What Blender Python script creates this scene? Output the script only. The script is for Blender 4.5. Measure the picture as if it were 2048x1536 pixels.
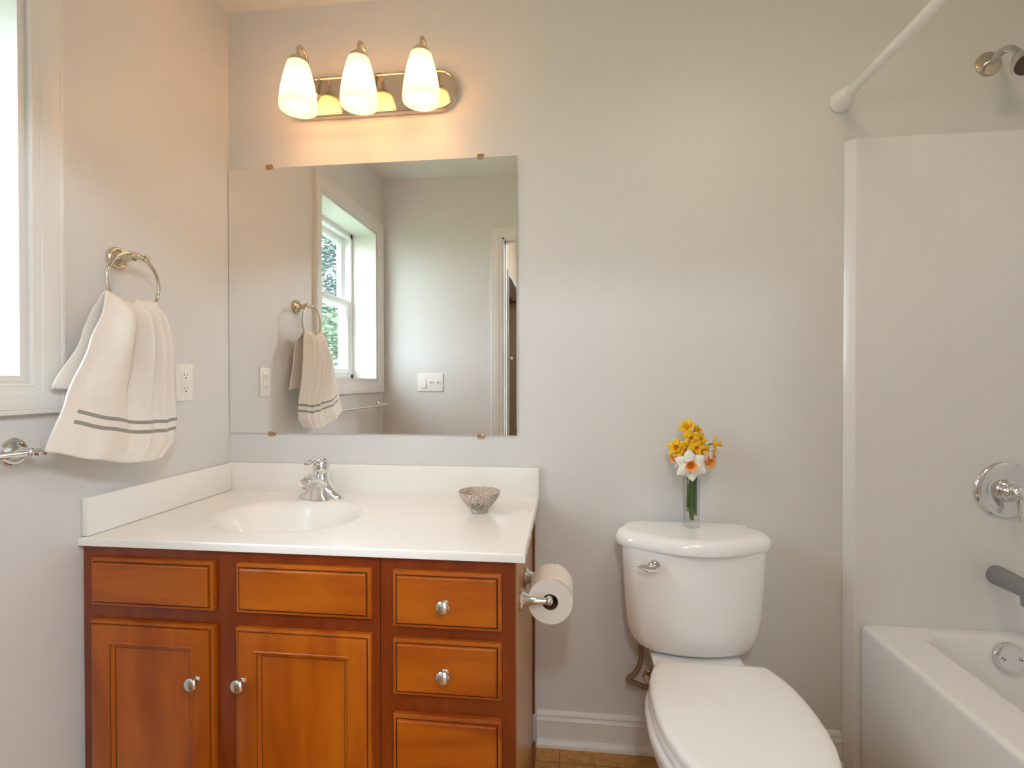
import bpy, bmesh, math, random
from mathutils import Vector, Matrix

for _o in list(bpy.data.objects):
    bpy.data.objects.remove(_o, do_unlink=True)
SC = bpy.context.scene
COL = SC.collection
PI = math.pi
sin, cos = math.sin, math.cos

# ------------------------------------------------------------------ camera
F_PX, YAW, PIT, ROL = 1001.5913, 0.1103, -0.0078, -0.0010
CAM = Vector((1.1844, -1.6489, 1.1965))
cam_d = bpy.data.cameras.new('camera')
cam_d.sensor_width = 36.0
cam_d.lens = 36.0 * F_PX / 2048.0
cam_d.clip_start = 0.02
cam_o = bpy.data.objects.new('camera', cam_d)
COL.objects.link(cam_o)
_fw = Vector((-sin(YAW) * cos(PIT), cos(YAW) * cos(PIT), sin(PIT)))
_r0 = Vector((cos(YAW), sin(YAW), 0))
_u0 = _r0.cross(_fw)
_r = _r0 * cos(ROL) + _u0 * sin(ROL)
_u = -_r0 * sin(ROL) + _u0 * cos(ROL)
cam_o.matrix_world = Matrix(((_r.x, _u.x, -_fw.x, CAM.x), (_r.y, _u.y, -_fw.y, CAM.y),
                             (_r.z, _u.z, -_fw.z, CAM.z), (0, 0, 0, 1)))
SC.camera = cam_o

# ------------------------------------------------------------------ world, daylight, exposure
W = bpy.data.worlds.new('overcast_sky')
SC.world = W
W.use_nodes = True
_bg = W.node_tree.nodes['Background']
_bg.inputs['Color'].default_value = (0.80, 0.90, 1.0, 1)
_bg.inputs['Strength'].default_value = 7.0
SC.view_settings.view_transform = 'Standard'
SC.view_settings.look = 'None'
SC.view_settings.exposure = 1.0
SC.view_settings.gamma = 1.0
SC.view_settings.use_curve_mapping = False
SC.cycles.use_denoising = True
SC.cycles.max_bounces = 14
SC.cycles.diffuse_bounces = 8
SC.cycles.glossy_bounces = 6
SC.cycles.transmission_bounces = 10
SC.cycles.transparent_max_bounces = 12
SC.cycles.sample_clamp_indirect = 6.0
SC.cycles.blur_glossy = 0.5

WIN_Y0, WIN_Y1, WIN_Z0, WIN_Z1 = -1.385, -0.672, 1.195, 2.112   # window opening in the left wall
for _nm, _loc, _rot, _sx, _sy in (
        ('window_portal', (-0.30, (WIN_Y0 + WIN_Y1) / 2, (WIN_Z0 + WIN_Z1) / 2), (0, -PI / 2, 0), WIN_Z1 - WIN_Z0, WIN_Y1 - WIN_Y0),):
    _pl = bpy.data.lights.new(_nm, 'AREA')                       # guides the sampling of the sky only, gives no light itself
    _pl.shape = 'RECTANGLE'
    _pl.size, _pl.size_y = _sx, _sy
    _pl.cycles.is_portal = True
    _po = bpy.data.objects.new(_nm, _pl)
    COL.objects.link(_po)
    _po.location, _po.rotation_euler = _loc, _rot

BULB_STRENGTH = 16.5
HALL_FILL_STRENGTH = 82.0  # fill from the domes added in the hall
BATH_FILL_STRENGTH = 7.4  # fill from the dome added on the bathroom ceiling

# ------------------------------------------------------------------ materials
MATS = {}


def mat(name, color, rough=0.5, metal=0.0, **kw):
    m = bpy.data.materials.new(name)
    m.use_nodes = True
    b = m.node_tree.nodes['Principled BSDF']
    b.inputs['Base Color'].default_value = (*color, 1)
    b.inputs['Roughness'].default_value = rough
    b.inputs['Metallic'].default_value = metal
    for k, v in kw.items():
        b.inputs[k.replace('_', ' ')].default_value = v
    MATS[name] = m
    return m


def nodes(m):
    return m.node_tree.nodes, m.node_tree.links, m.node_tree.nodes['Principled BSDF']


def add_bump(m, scale, strength, dist=0.002, detail=3.0, vec_scale=None):
    n, l, b = nodes(m)
    tc = n.new('ShaderNodeTexCoord')
    t = n.new('ShaderNodeTexNoise')
    t.inputs['Scale'].default_value = scale
    t.inputs['Detail'].default_value = detail
    if vec_scale:
        mp = n.new('ShaderNodeMapping')
        mp.inputs['Scale'].default_value = vec_scale
        l.new(tc.outputs['Object'], mp.inputs['Vector'])
        l.new(mp.outputs['Vector'], t.inputs['Vector'])
    else:
        l.new(tc.outputs['Object'], t.inputs['Vector'])
    bp = n.new('ShaderNodeBump')
    bp.inputs['Strength'].default_value = strength
    bp.inputs['Distance'].default_value = dist
    l.new(t.outputs['Fac'], bp.inputs['Height'])
    l.new(bp.outputs['Normal'], b.inputs['Normal'])
    return t


def noise_color(m, stops, scale, vec_scale=(1, 1, 1), detail=4.0, distortion=0.0):
    n, l, b = nodes(m)
    tc = n.new('ShaderNodeTexCoord')
    mp = n.new('ShaderNodeMapping')
    mp.inputs['Scale'].default_value = vec_scale
    t = n.new('ShaderNodeTexNoise')
    t.inputs['Scale'].default_value = scale
    t.inputs['Detail'].default_value = detail
    t.inputs['Distortion'].default_value = distortion
    r = n.new('ShaderNodeValToRGB')
    els = r.color_ramp.elements
    while len(els) < len(stops):
        els.new(0.5)
    for e, (p, c) in zip(els, stops):
        e.position = p
        e.color = (*c, 1)
    l.new(tc.outputs['Object'], mp.inputs['Vector'])
    l.new(mp.outputs['Vector'], t.inputs['Vector'])
    l.new(t.outputs['Fac'], r.inputs['Fac'])
    l.new(r.outputs['Color'], b.inputs['Base Color'])
    return r


mat('wall_paint', (0.695, 0.685, 0.672), 0.42)
add_bump(MATS['wall_paint'], 220, 0.06)
mat('ceiling_paint', (0.78, 0.76, 0.72), 0.7)
mat('trim_paint', (0.75, 0.735, 0.71), 0.28)
mat('vinyl', (0.86, 0.87, 0.88), 0.30)
mat('chrome', (0.78, 0.78, 0.79), 0.06, 1.0)
mat('nickel', (0.66, 0.57, 0.46), 0.10, 1.0)
mat('satin_steel', (0.62, 0.62, 0.63), 0.22, 1.0)
mat('mirror_silver', (0.90, 0.91, 0.90), 0.0, 1.0)
mat('porcelain', (0.88, 0.88, 0.885), 0.10, Coat_Weight=0.4)
mat('seat_plastic', (0.88, 0.88, 0.885), 0.22)
mat('fiberglass', (0.79, 0.785, 0.79), 0.16)
mat('acrylic', (0.88, 0.88, 0.89), 0.14)
mat('enamel_white', (0.86, 0.85, 0.82), 0.25)
mat('plastic_white', (0.84, 0.82, 0.77), 0.30)
mat('slot_dark', (0.03, 0.025, 0.02), 0.5)
mat('marble', (0.87, 0.845, 0.81), 0.16, Coat_Weight=0.2)
mat('paper', (0.84, 0.80, 0.75), 0.9)
add_bump(MATS['paper'], 160, 0.25, 0.001)
mat('cardboard', (0.20, 0.11, 0.05), 0.9)
mat('gray_metal', (0.26, 0.26, 0.265), 0.36, 0.2)
mat('rubber', (0.10, 0.09, 0.10), 0.5)
mat('nozzle_face', (0.10, 0.055, 0.03), 0.3)
mat('braided_hose', (0.33, 0.25, 0.17), 0.35, 0.6)
mat('brass', (0.55, 0.38, 0.20), 0.25, 1.0)
mat('glaze', (0.045, 0.012, 0.004), 0.35)
mat('glass', (1, 1, 1), 0.0, Transmission_Weight=1.0, IOR=1.45)
m = bpy.data.materials.new('thin_glass'); m.use_nodes = True; MATS['thin_glass'] = m
_nt = m.node_tree; _nt.nodes.clear()
_o = _nt.nodes.new('ShaderNodeOutputMaterial')
_t = _nt.nodes.new('ShaderNodeBsdfTransparent')
_g = _nt.nodes.new('ShaderNodeBsdfGlossy'); _g.inputs['Roughness'].default_value = 0.02
_l = _nt.nodes.new('ShaderNodeLayerWeight'); _l.inputs['Blend'].default_value = 0.14
_c = _nt.nodes.new('ShaderNodeMixRGB')
_c.inputs[1].default_value = (0.995, 0.997, 0.995, 1); _c.inputs[2].default_value = (0.66, 0.70, 0.68, 1)
_p = _nt.nodes.new('ShaderNodeMath'); _p.operation = 'POWER'; _p.inputs[1].default_value = 3.0
_f = _nt.nodes.new('ShaderNodeMath'); _f.operation = 'MULTIPLY_ADD'; _f.inputs[1].default_value = 0.35; _f.inputs[2].default_value = 0.03
_m = _nt.nodes.new('ShaderNodeMixShader')
_nt.links.new(_l.outputs['Facing'], _c.inputs[0]); _nt.links.new(_c.outputs[0], _t.inputs['Color'])
_nt.links.new(_l.outputs['Facing'], _p.inputs[0]); _nt.links.new(_p.outputs[0], _f.inputs[0])
_nt.links.new(_f.outputs[0], _m.inputs[0]); _nt.links.new(_t.outputs[0], _m.inputs[1]); _nt.links.new(_g.outputs[0], _m.inputs[2])
_nt.links.new(_m.outputs[0], _o.inputs[0])
mat('stem_green', (0.075, 0.13, 0.018), 0.45)
mat('stem_brown', (0.09, 0.05, 0.015), 0.6)
mat('petal_yellow', (0.88, 0.55, 0.015), 0.5, Subsurface_Weight=0.0)
mat('corona_yellow', (0.86, 0.46, 0.01), 0.5)
mat('petal_white', (0.88, 0.86, 0.80), 0.5)
mat('corona_orange', (0.86, 0.36, 0.08), 0.5)
mat('engraved_text', (0.10, 0.10, 0.10), 0.4)
mat('blue_mark', (0.03, 0.12, 0.25), 0.4)
mat('bark', (0.10, 0.07, 0.05), 0.9)
mat('leaf', (0.085, 0.125, 0.065), 0.7)
mat('needle', (0.045, 0.075, 0.062), 0.7)
mat('lawn_green', (0.12, 0.20, 0.06), 0.9)
mat('motif_blue', (0.20, 0.24, 0.26), 0.5)
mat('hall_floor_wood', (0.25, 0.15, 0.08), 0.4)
mat('closet_shade_brown', (0.10, 0.055, 0.018), 0.7)  # beige closet walls with the closet's shade put into the colour
mat('hall_beige_darkened', (0.17, 0.115, 0.06), 0.6)  # beige wall colour darkened to offset the strong hall fill
mat('closet_white_darkened', (0.16, 0.13, 0.095), 0.4)  # white door and trim darkened in colour to offset the hall fill

# stained maple, one material for each grain direction
WOOD_STOPS = [(0.25, (0.26, 0.042, 0.001)), (0.5, (0.385, 0.083, 0.002)), (0.75, (0.48, 0.122, 0.004))]
for nm, vs in (('maple_vertical', (5, 5, 0.9)), ('maple_horizontal', (0.9, 5, 5))):
    m = mat(nm, (0.4, 0.1, 0.01), 0.30, Coat_Weight=0.10, Coat_Roughness=0.15)
    noise_color(m, WOOD_STOPS, 3.2, vs, 6.0, 0.6)
    add_bump(m, 30, 0.03, 0.001, 4.0, vs)
m = mat('maple_frame', (0.3, 0.07, 0.006), 0.26, Coat_Weight=0.25, Coat_Roughness=0.12)
noise_color(m, [(0.25, (0.15, 0.020, 0.002)), (0.75, (0.26, 0.040, 0.003))], 3.0, (5, 5, 0.9), 6.0, 0.6)
m = mat('maple_laminate', (0.38, 0.17, 0.05), 0.30)
noise_color(m, [(0.3, (0.46, 0.23, 0.075)), (0.7, (0.58, 0.33, 0.13))], 3.0, (6, 6, 0.7), 5.0, 0.4)

# floor: mottled brown vinyl tile
m = mat('floor_tile', (0.36, 0.19, 0.06), 0.32)
n, l, b = nodes(m)
tc = n.new('ShaderNodeTexCoord')
br = n.new('ShaderNodeTexBrick')
br.offset = 0.0
br.inputs['Scale'].default_value = 1.0
br.inputs['Brick Width'].default_value = 0.305
br.inputs['Row Height'].default_value = 0.305
br.inputs['Mortar Size'].default_value = 0.0012
br.inputs['Color1'].default_value = (1.0, 0.95, 0.88, 1)
br.inputs['Color2'].default_value = (0.75, 0.72, 0.62, 1)
br.inputs['Mortar'].default_value = (0.32, 0.26, 0.2, 1)
mp = n.new('ShaderNodeMapping')
mp.inputs['Location'].default_value = (-0.244, 0.085, 0)
l.new(tc.outputs['Object'], mp.inputs['Vector'])
l.new(mp.outputs['Vector'], br.inputs['Vector'])
ns = n.new('ShaderNodeTexNoise')
ns.inputs['Scale'].default_value = 38
ns.inputs['Detail'].default_value = 8
ns.inputs['Roughness'].default_value = 0.7
ns.inputs['Distortion'].default_value = 1.2
l.new(tc.outputs['Object'], ns.inputs['Vector'])
rp = n.new('ShaderNodeValToRGB')
rp.color_ramp.elements[0].position = 0.32
rp.color_ramp.elements[0].color = (0.30, 0.13, 0.022, 1)
rp.color_ramp.elements[1].position = 0.70
rp.color_ramp.elements[1].color = (0.68, 0.36, 0.095, 1)
l.new(ns.outputs['Fac'], rp.inputs['Fac'])
mx = n.new('ShaderNodeMixRGB')
mx.blend_type = 'MULTIPLY'
mx.inputs['Fac'].default_value = 1.0
l.new(rp.outputs['Color'], mx.inputs[1])
l.new(br.outputs['Color'], mx.inputs[2])
l.new(mx.outputs['Color'], b.inputs['Base Color'])

# terry towel: woven stripes follow the cloth's own UVs
m = mat('terry', (0.84, 0.78, 0.72), 0.95, Sheen_Weight=0.25)
n, l, b = nodes(m)
uvn = n.new('ShaderNodeUVMap')
sep = n.new('ShaderNodeSeparateXYZ')
l.new(uvn.outputs['UV'], sep.inputs['Vector'])


def band(lo, hi, out):
    a = n.new('ShaderNodeMath'); a.operation = 'GREATER_THAN'; a.inputs[1].default_value = lo
    c = n.new('ShaderNodeMath'); c.operation = 'LESS_THAN'; c.inputs[1].default_value = hi
    d = n.new('ShaderNodeMath'); d.operation = 'MULTIPLY'
    l.new(out, a.inputs[0]); l.new(out, c.inputs[0])
    l.new(a.outputs[0], d.inputs[0]); l.new(c.outputs[0], d.inputs[1])
    return d.outputs[0]


b1 = band(0.748, 0.770, sep.outputs['Y'])
b2 = band(0.808, 0.830, sep.outputs['Y'])
ad = n.new('ShaderNodeMath'); ad.operation = 'ADD'
l.new(b1, ad.inputs[0]); l.new(b2, ad.inputs[1])
bu = band(0.085, 1.1, sep.outputs['X'])
mu = n.new('ShaderNodeMath'); mu.operation = 'MULTIPLY'
l.new(ad.outputs[0], mu.inputs[0]); l.new(bu, mu.inputs[1])
mx = n.new('ShaderNodeMixRGB')
mx.inputs[1].default_value = (0.84, 0.78, 0.72, 1)
mx.inputs[2].default_value = (0.30, 0.30, 0.27, 1)
l.new(mu.outputs[0], mx.inputs['Fac'])
l.new(mx.outputs['Color'], b.inputs['Base Color'])
add_bump(m, 420, 0.55, 0.0025, 2.0)

# speckled stoneware
m = mat('stoneware', (0.5, 0.42, 0.36), 0.55)
n, l, b = nodes(m)
tc = n.new('ShaderNodeTexCoord')
vo = n.new('ShaderNodeTexVoronoi'); vo.inputs['Scale'].default_value = 260
l.new(tc.outputs['Object'], vo.inputs['Vector'])
r1 = n.new('ShaderNodeValToRGB')
r1.color_ramp.elements[0].position = 0.25; r1.color_ramp.elements[0].color = (0.17, 0.10, 0.07, 1)
r1.color_ramp.elements[1].position = 0.42; r1.color_ramp.elements[1].color = (1, 1, 1, 1)
l.new(vo.outputs['Distance'], r1.inputs['Fac'])
no = n.new('ShaderNodeTexNoise'); no.inputs['Scale'].default_value = 30
l.new(tc.outputs['Object'], no.inputs['Vector'])
r2 = n.new('ShaderNodeValToRGB')
r2.color_ramp.elements[0].position = 0.35; r2.color_ramp.elements[0].color = (0.58, 0.53, 0.46, 1)
r2.color_ramp.elements[1].position = 0.65; r2.color_ramp.elements[1].color = (0.56, 0.44, 0.36, 1)
l.new(no.outputs['Fac'], r2.inputs['Fac'])
mx = n.new('ShaderNodeMixRGB'); mx.blend_type = 'MULTIPLY'; mx.inputs['Fac'].default_value = 1.0
l.new(r2.outputs['Color'], mx.inputs[1]); l.new(r1.outputs['Color'], mx.inputs[2])
l.new(mx.outputs['Color'], b.inputs['Base Color'])

# frosted lamp glass: lets light through, scatters it
m = bpy.data.materials.new('frosted_glass'); m.use_nodes = True; MATS['frosted_glass'] = m
nt = m.node_tree; nt.nodes.clear()
out = nt.nodes.new('ShaderNodeOutputMaterial')
tr = nt.nodes.new('ShaderNodeBsdfTranslucent'); tr.inputs['Color'].default_value = (0.88, 0.86, 0.86, 1)
df = nt.nodes.new('ShaderNodeBsdfDiffuse'); df.inputs['Color'].default_value = (0.80, 0.80, 0.82, 1)
gl = nt.nodes.new('ShaderNodeBsdfGlossy'); gl.inputs['Roughness'].default_value = 0.25
ma = nt.nodes.new('ShaderNodeMixShader'); ma.inputs[0].default_value = 0.50
mb = nt.nodes.new('ShaderNodeMixShader'); mb.inputs[0].default_value = 0.04
nt.links.new(tr.outputs[0], ma.inputs[1]); nt.links.new(df.outputs[0], ma.inputs[2])
nt.links.new(ma.outputs[0], mb.inputs[1]); nt.links.new(gl.outputs[0], mb.inputs[2])
nt.links.new(mb.outputs[0], out.inputs[0])


def emit_mat(name, color, strength):
    m = bpy.data.materials.new(name); m.use_nodes = True; MATS[name] = m
    nt = m.node_tree; nt.nodes.clear()
    o = nt.nodes.new('ShaderNodeOutputMaterial')
    e = nt.nodes.new('ShaderNodeEmission')
    e.inputs['Color'].default_value = (*color, 1)
    e.inputs['Strength'].default_value = strength
    nt.links.new(e.outputs[0], o.inputs[0])
    return m


emit_mat('bulb_glow', (1.0, 0.47, 0.145), BULB_STRENGTH)
emit_mat('hall_fill_glow', (0.90, 1.0, 1.10), HALL_FILL_STRENGTH)
emit_mat('bath_fill_glow', (1.0, 0.85, 0.61), BATH_FILL_STRENGTH)

# thin window glass: clear to daylight, with a slight reflection
m = bpy.data.materials.new('pane_glass'); m.use_nodes = True; MATS['pane_glass'] = m
nt = m.node_tree; nt.nodes.clear()
out = nt.nodes.new('ShaderNodeOutputMaterial')
tp = nt.nodes.new('ShaderNodeBsdfTransparent'); tp.inputs['Color'].default_value = (0.95, 0.97, 0.97, 1)
gl = nt.nodes.new('ShaderNodeBsdfGlossy'); gl.inputs['Roughness'].default_value = 0.0
ms = nt.nodes.new('ShaderNodeMixShader'); ms.inputs[0].default_value = 0.05
nt.links.new(tp.outputs[0], ms.inputs[1]); nt.links.new(gl.outputs[0], ms.inputs[2])
nt.links.new(ms.outputs[0], out.inputs[0])

# ------------------------------------------------------------------ object helpers
ORG = {}


def mk(name, bm, material, parent=None, sharp=35, smooth=True, solid=None, subd=0, extra=None):
    """link a bmesh (world coordinates) as one mesh object"""
    org = ORG[parent.name] if parent else Vector((0, 0, 0))
    bmesh.ops.recalc_face_normals(bm, faces=bm.faces[:])
    if org.length:
        bmesh.ops.translate(bm, verts=bm.verts[:], vec=-org)
    lim = math.radians(sharp)
    for f in bm.faces:
        f.smooth = smooth
    for e in bm.edges:
        if len(e.link_faces) == 2 and e.calc_face_angle(0.0) > lim:
            e.smooth = False
    me = bpy.data.meshes.new(name)
    bm.to_mesh(me)
    bm.free()
    for mm in ([material] if isinstance(material, str) else material):
        me.materials.append(MATS[mm])
    o = bpy.data.objects.new(name, me)
    COL.objects.link(o)
    if parent:
        o.parent = parent
    ORG[o.name] = org
    if solid:
        md = o.modifiers.new('thickness', 'SOLIDIFY'); md.thickness = solid; md.offset = 0
    if subd:
        md = o.modifiers.new('smooth', 'SUBSURF'); md.levels = subd; md.render_levels = subd
    return o


def thing(name, label, cat, loc, group=None):
    o = bpy.data.objects.new(name, None)
    COL.objects.link(o)
    o.empty_display_size = 0.05
    o.location = loc
    ORG[o.name] = Vector(loc)
    tag(o, label, cat, group)
    return o


def tag(o, label, cat, group=None, kind=None):
    o['label'] = label
    o['category'] = cat
    if group:
        o['group'] = group
    if kind:
        o['kind'] = kind
    return o


def struct(o, label=None, cat=None):
    o['kind'] = 'structure'
    if label:
        o['label'] = label
    if cat:
        o['category'] = cat
    return o


def structroot(name, loc, label, cat):
    o = bpy.data.objects.new(name, None)
    COL.objects.link(o)
    o.location = loc
    ORG[o.name] = Vector(loc)
    return struct(o, label, cat)


def B():
    return bmesh.new()


def box(bm, x0, x1, y0, y1, z0, z1, bev=0.0, seg=2):
    t = bmesh.new()
    vs = [t.verts.new((x, y, z)) for x in (x0, x1) for y in (y0, y1) for z in (z0, z1)]
    for q in ((0, 1, 3, 2), (4, 6, 7, 5), (0, 4, 5, 1), (2, 3, 7, 6), (0, 2, 6, 4), (1, 5, 7, 3)):
        t.faces.new([vs[i] for i in q])
    bmesh.ops.recalc_face_normals(t, faces=t.faces[:])
    if bev:
        bmesh.ops.bevel(t, geom=t.edges[:], offset=bev, segments=seg, affect='EDGES', profile=0.5)
    merge(bm, t)
    return bm


def merge(bm, t, M=None):
    if M is not None:
        bmesh.ops.transform(t, matrix=M, verts=t.verts[:])
    me = bpy.data.meshes.new('tmp')
    t.to_mesh(me)
    t.free()
    bm.from_mesh(me)
    bpy.data.meshes.remove(me)


def loft(bm, rings, cap0=True, cap1=True, closed=True, mat_of=None):
    """rings: lists of equal length of points; mat_of(i) gives a material index for the band i"""
    vr = [[bm.verts.new(p) for p in r] for r in rings]
    nn = len(vr[0])
    for i in range(len(vr) - 1):
        for k in range(nn if closed else nn - 1):
            k2 = (k + 1) % nn
            try:
                f = bm.faces.new((vr[i][k], vr[i][k2], vr[i + 1][k2], vr[i + 1][k]))
                if mat_of:
                    f.material_index = mat_of(i)
            except ValueError:
                pass
    if cap0:
        bm.faces.new(vr[0])
    if cap1:
        bm.faces.new(list(reversed(vr[-1])))
    return bm


def frame_for(d):
    d = Vector(d).normalized()
    up = Vector((0, 0, 1)) if abs(d.z) < 0.9 else Vector((1, 0, 0))
    a = up.cross(d).normalized()
    b = d.cross(a).normalized()
    return d, a, b


def lathe(bm, prof, base, axis=(0, 0, 1), n=40, cap0=True, cap1=True, mat_of=None):
    """prof: (radius, distance along axis)"""
    d, a, b = frame_for(axis)
    base = Vector(base)
    rings = []
    for r, h in prof:
        r = max(r, 1e-5)
        rings.append([base + d * h + (a * cos(2 * PI * k / n) + b * sin(2 * PI * k / n)) * r for k in range(n)])
    return loft(bm, rings, cap0, cap1, True, mat_of)


def catmull(pts, sub=8):
    P = [Vector(p) for p in pts]
    out = []
    for i in range(len(P) - 1):
        p0 = P[max(i - 1, 0)]; p1 = P[i]; p2 = P[i + 1]; p3 = P[min(i + 2, len(P) - 1)]
        for s in range(sub):
            t = s / sub
            out.append(0.5 * ((2 * p1) + (p2 - p0) * t + (2 * p0 - 5 * p1 + 4 * p2 - p3) * t * t
                              + (3 * p1 - p0 - 3 * p2 + p3) * t ** 3))
    out.append(P[-1])
    return out


def tube(bm, pts, rad, n=14, sub=8, cap=True, flat=(1.0, 1.0), side=None):
    """sweep along a smooth path; rad: number or list (one for each control point); flat: scale of the two cross axes"""
    P = catmull(pts, sub) if sub > 1 else [Vector(p) for p in pts]
    if not isinstance(rad, (list, tuple)):
        rad = [rad] * len(pts)
    R = []
    for i in range(len(P)):
        t = i / (sub if sub > 1 else 1)
        k = min(int(t), len(rad) - 2)
        R.append(rad[k] + (rad[k + 1] - rad[k]) * (t - k))
    rings = []
    a = Vector(side).normalized() if side else None
    for i, p in enumerate(P):
        d = (P[min(i + 1, len(P) - 1)] - P[max(i - 1, 0)]).normalized()
        if a is None:
            _, a, _ = frame_for(d)
        a = (a - d * a.dot(d)).normalized()
        bb = d.cross(a)
        rings.append([p + (a * cos(2 * PI * k / n) * flat[0] + bb * sin(2 * PI * k / n) * flat[1]) * R[i] for k in range(n)])
    return loft(bm, rings, cap, cap)


def sphere(bm, c, r, n=20, scale=(1, 1, 1)):
    c = Vector(c)
    rings = []
    for i in range(1, n // 2):
        a = PI * i / (n // 2)
        rings.append([c + Vector((r * sin(a) * cos(2 * PI * k / n) * scale[0], r * sin(a) * sin(2 * PI * k / n) * scale[1],
                                  r * cos(a) * scale[2])) for k in range(n)])
    return loft(bm, rings)


def panel(bm, x0, x1, z0, z1, y, prof, sgn=-1, mat_of=None, cap=True):
    """picture-frame rings on a y-plane; prof: (inset, height out of the plane)"""
    rings = []
    for d, h in prof:
        rings.append([(x0 + d, y + sgn * h, z0 + d), (x1 - d, y + sgn * h, z0 + d),
                      (x1 - d, y + sgn * h, z1 - d), (x0 + d, y + sgn * h, z1 - d)])
    return loft(bm, rings, False, cap, True, mat_of)


def panel_x(bm, y0, y1, z0, z1, x, prof, sgn=1, cap=False, mat_of=None):
    rings = []
    for d, h in prof:
        rings.append([(x + sgn * h, y0 + d, z0 + d), (x + sgn * h, y1 - d, z0 + d),
                      (x + sgn * h, y1 - d, z1 - d), (x + sgn * h, y0 + d, z1 - d)])
    return loft(bm, rings, False, cap, True, mat_of)


def rrect(x0, x1, y0, y1, r, z, n=6):
    """rounded rectangle, counter-clockwise; r: one radius or four (x1y1, x0y1, x0y0, x1y0)"""
    rs = r if isinstance(r, (list, tuple)) else [r] * 4
    pts = []
    for q, (cx, cy, sx, sy) in enumerate(((x1, y1, -1, -1), (x0, y1, 1, -1), (x0, y0, 1, 1), (x1, y0, -1, 1))):
        rr = rs[q]
        for k in range(n + 1):
            a = q * PI / 2 + k / n * PI / 2
            pts.append((cx + sx * rr + rr * cos(a), cy + sy * rr + rr * sin(a), z))
    return pts


def sweep_profile_x(bm, x0, x1, prof):
    """closed (y, z) profile extruded along x"""
    return loft(bm, [[(x0, y, z) for y, z in prof], [(x1, y, z) for y, z in prof]])


# ------------------------------------------------------------------ room shell
H = 2.485
RX = 2.84            # right wall
YR = -1.49           # rear wall, bathroom side
YH = -1.605          # rear wall, hall side
DX0, DX1, DZ = 0.772, 1.535, 2.095   # doorway in the rear wall
WT = 0.17            # left wall thickness

bm = B(); box(bm, -WT, RX + 0.1, 0, 0.1, -0.02, H + 0.1)
struct(mk('wall_back', bm, 'wall_paint'), 'beige painted wall behind the vanity, toilet and shower', 'wall')
bm = B()
box(bm, -WT, 0, YH, WIN_Y0, -0.02, H + 0.1)
box(bm, -WT, 0, WIN_Y1, 0, -0.02, H + 0.1)
box(bm, -WT, 0, WIN_Y0, WIN_Y1, -0.02, WIN_Z0)
box(bm, -WT, 0, WIN_Y0, WIN_Y1, WIN_Z1, H + 0.1)
struct(mk('wall_left', bm, 'wall_paint'), 'beige painted wall with the window and towel ring', 'wall')
bm = B()
box(bm, 0, DX0, YH, YR, -0.02, H + 0.1)
box(bm, DX1, RX + 0.1, YH, YR, -0.02, H + 0.1)
box(bm, DX0, DX1, YH, YR, DZ, H + 0.1)
struct(mk('wall_rear', bm, 'wall_paint'), 'beige wall with switches and doorway, seen in the mirror', 'wall')
bm = B(); box(bm, RX, RX + 0.1, YR, 0, -0.02, H + 0.1)
struct(mk('wall_right', bm, 'wall_paint'), 'beige wall at the far side of the bathtub', 'wall')
bm = B(); box(bm, -WT, 3.7, -3.9, 0.1, H, H + 0.1)
struct(mk('ceiling', bm, 'ceiling_paint'), 'pale flat ceiling', 'ceiling')
bm = B(); box(bm, -WT, RX + 0.1, YH, 0.1, -0.1, 0)
struct(mk('floor', bm, 'floor_tile'), 'mottled brown stone-look tile floor', 'floor')

# hall and closet behind the camera (its corner shows in the mirror)
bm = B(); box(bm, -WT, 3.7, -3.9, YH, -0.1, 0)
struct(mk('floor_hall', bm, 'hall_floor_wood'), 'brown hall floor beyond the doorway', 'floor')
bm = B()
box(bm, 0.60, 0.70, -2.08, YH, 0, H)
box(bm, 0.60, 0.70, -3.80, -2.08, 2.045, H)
struct(mk('wall_hall_left', bm, 'hall_beige_darkened'), 'beige hall wall over the closet opening, darkened in colour against the hall domes', 'wall')
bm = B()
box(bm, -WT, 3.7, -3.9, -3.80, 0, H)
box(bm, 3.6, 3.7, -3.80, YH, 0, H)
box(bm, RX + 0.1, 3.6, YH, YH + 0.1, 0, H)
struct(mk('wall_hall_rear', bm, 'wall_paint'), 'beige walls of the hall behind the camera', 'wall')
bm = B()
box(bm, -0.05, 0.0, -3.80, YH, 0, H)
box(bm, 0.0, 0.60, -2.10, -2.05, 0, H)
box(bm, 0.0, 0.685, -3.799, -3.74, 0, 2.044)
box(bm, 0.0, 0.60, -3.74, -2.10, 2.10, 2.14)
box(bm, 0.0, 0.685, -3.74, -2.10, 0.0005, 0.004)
struct(mk('wall_closet', bm, 'closet_shade_brown'), 'beige walls inside the hall closet, their shade painted in as dark brown', 'wall')
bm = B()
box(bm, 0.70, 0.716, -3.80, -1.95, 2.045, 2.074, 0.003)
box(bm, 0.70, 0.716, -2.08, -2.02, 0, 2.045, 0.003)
struct(mk('trim_1', bm, 'closet_white_darkened'), 'white trim round the closet opening in the hall, darkened in colour', 'trim')

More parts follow.
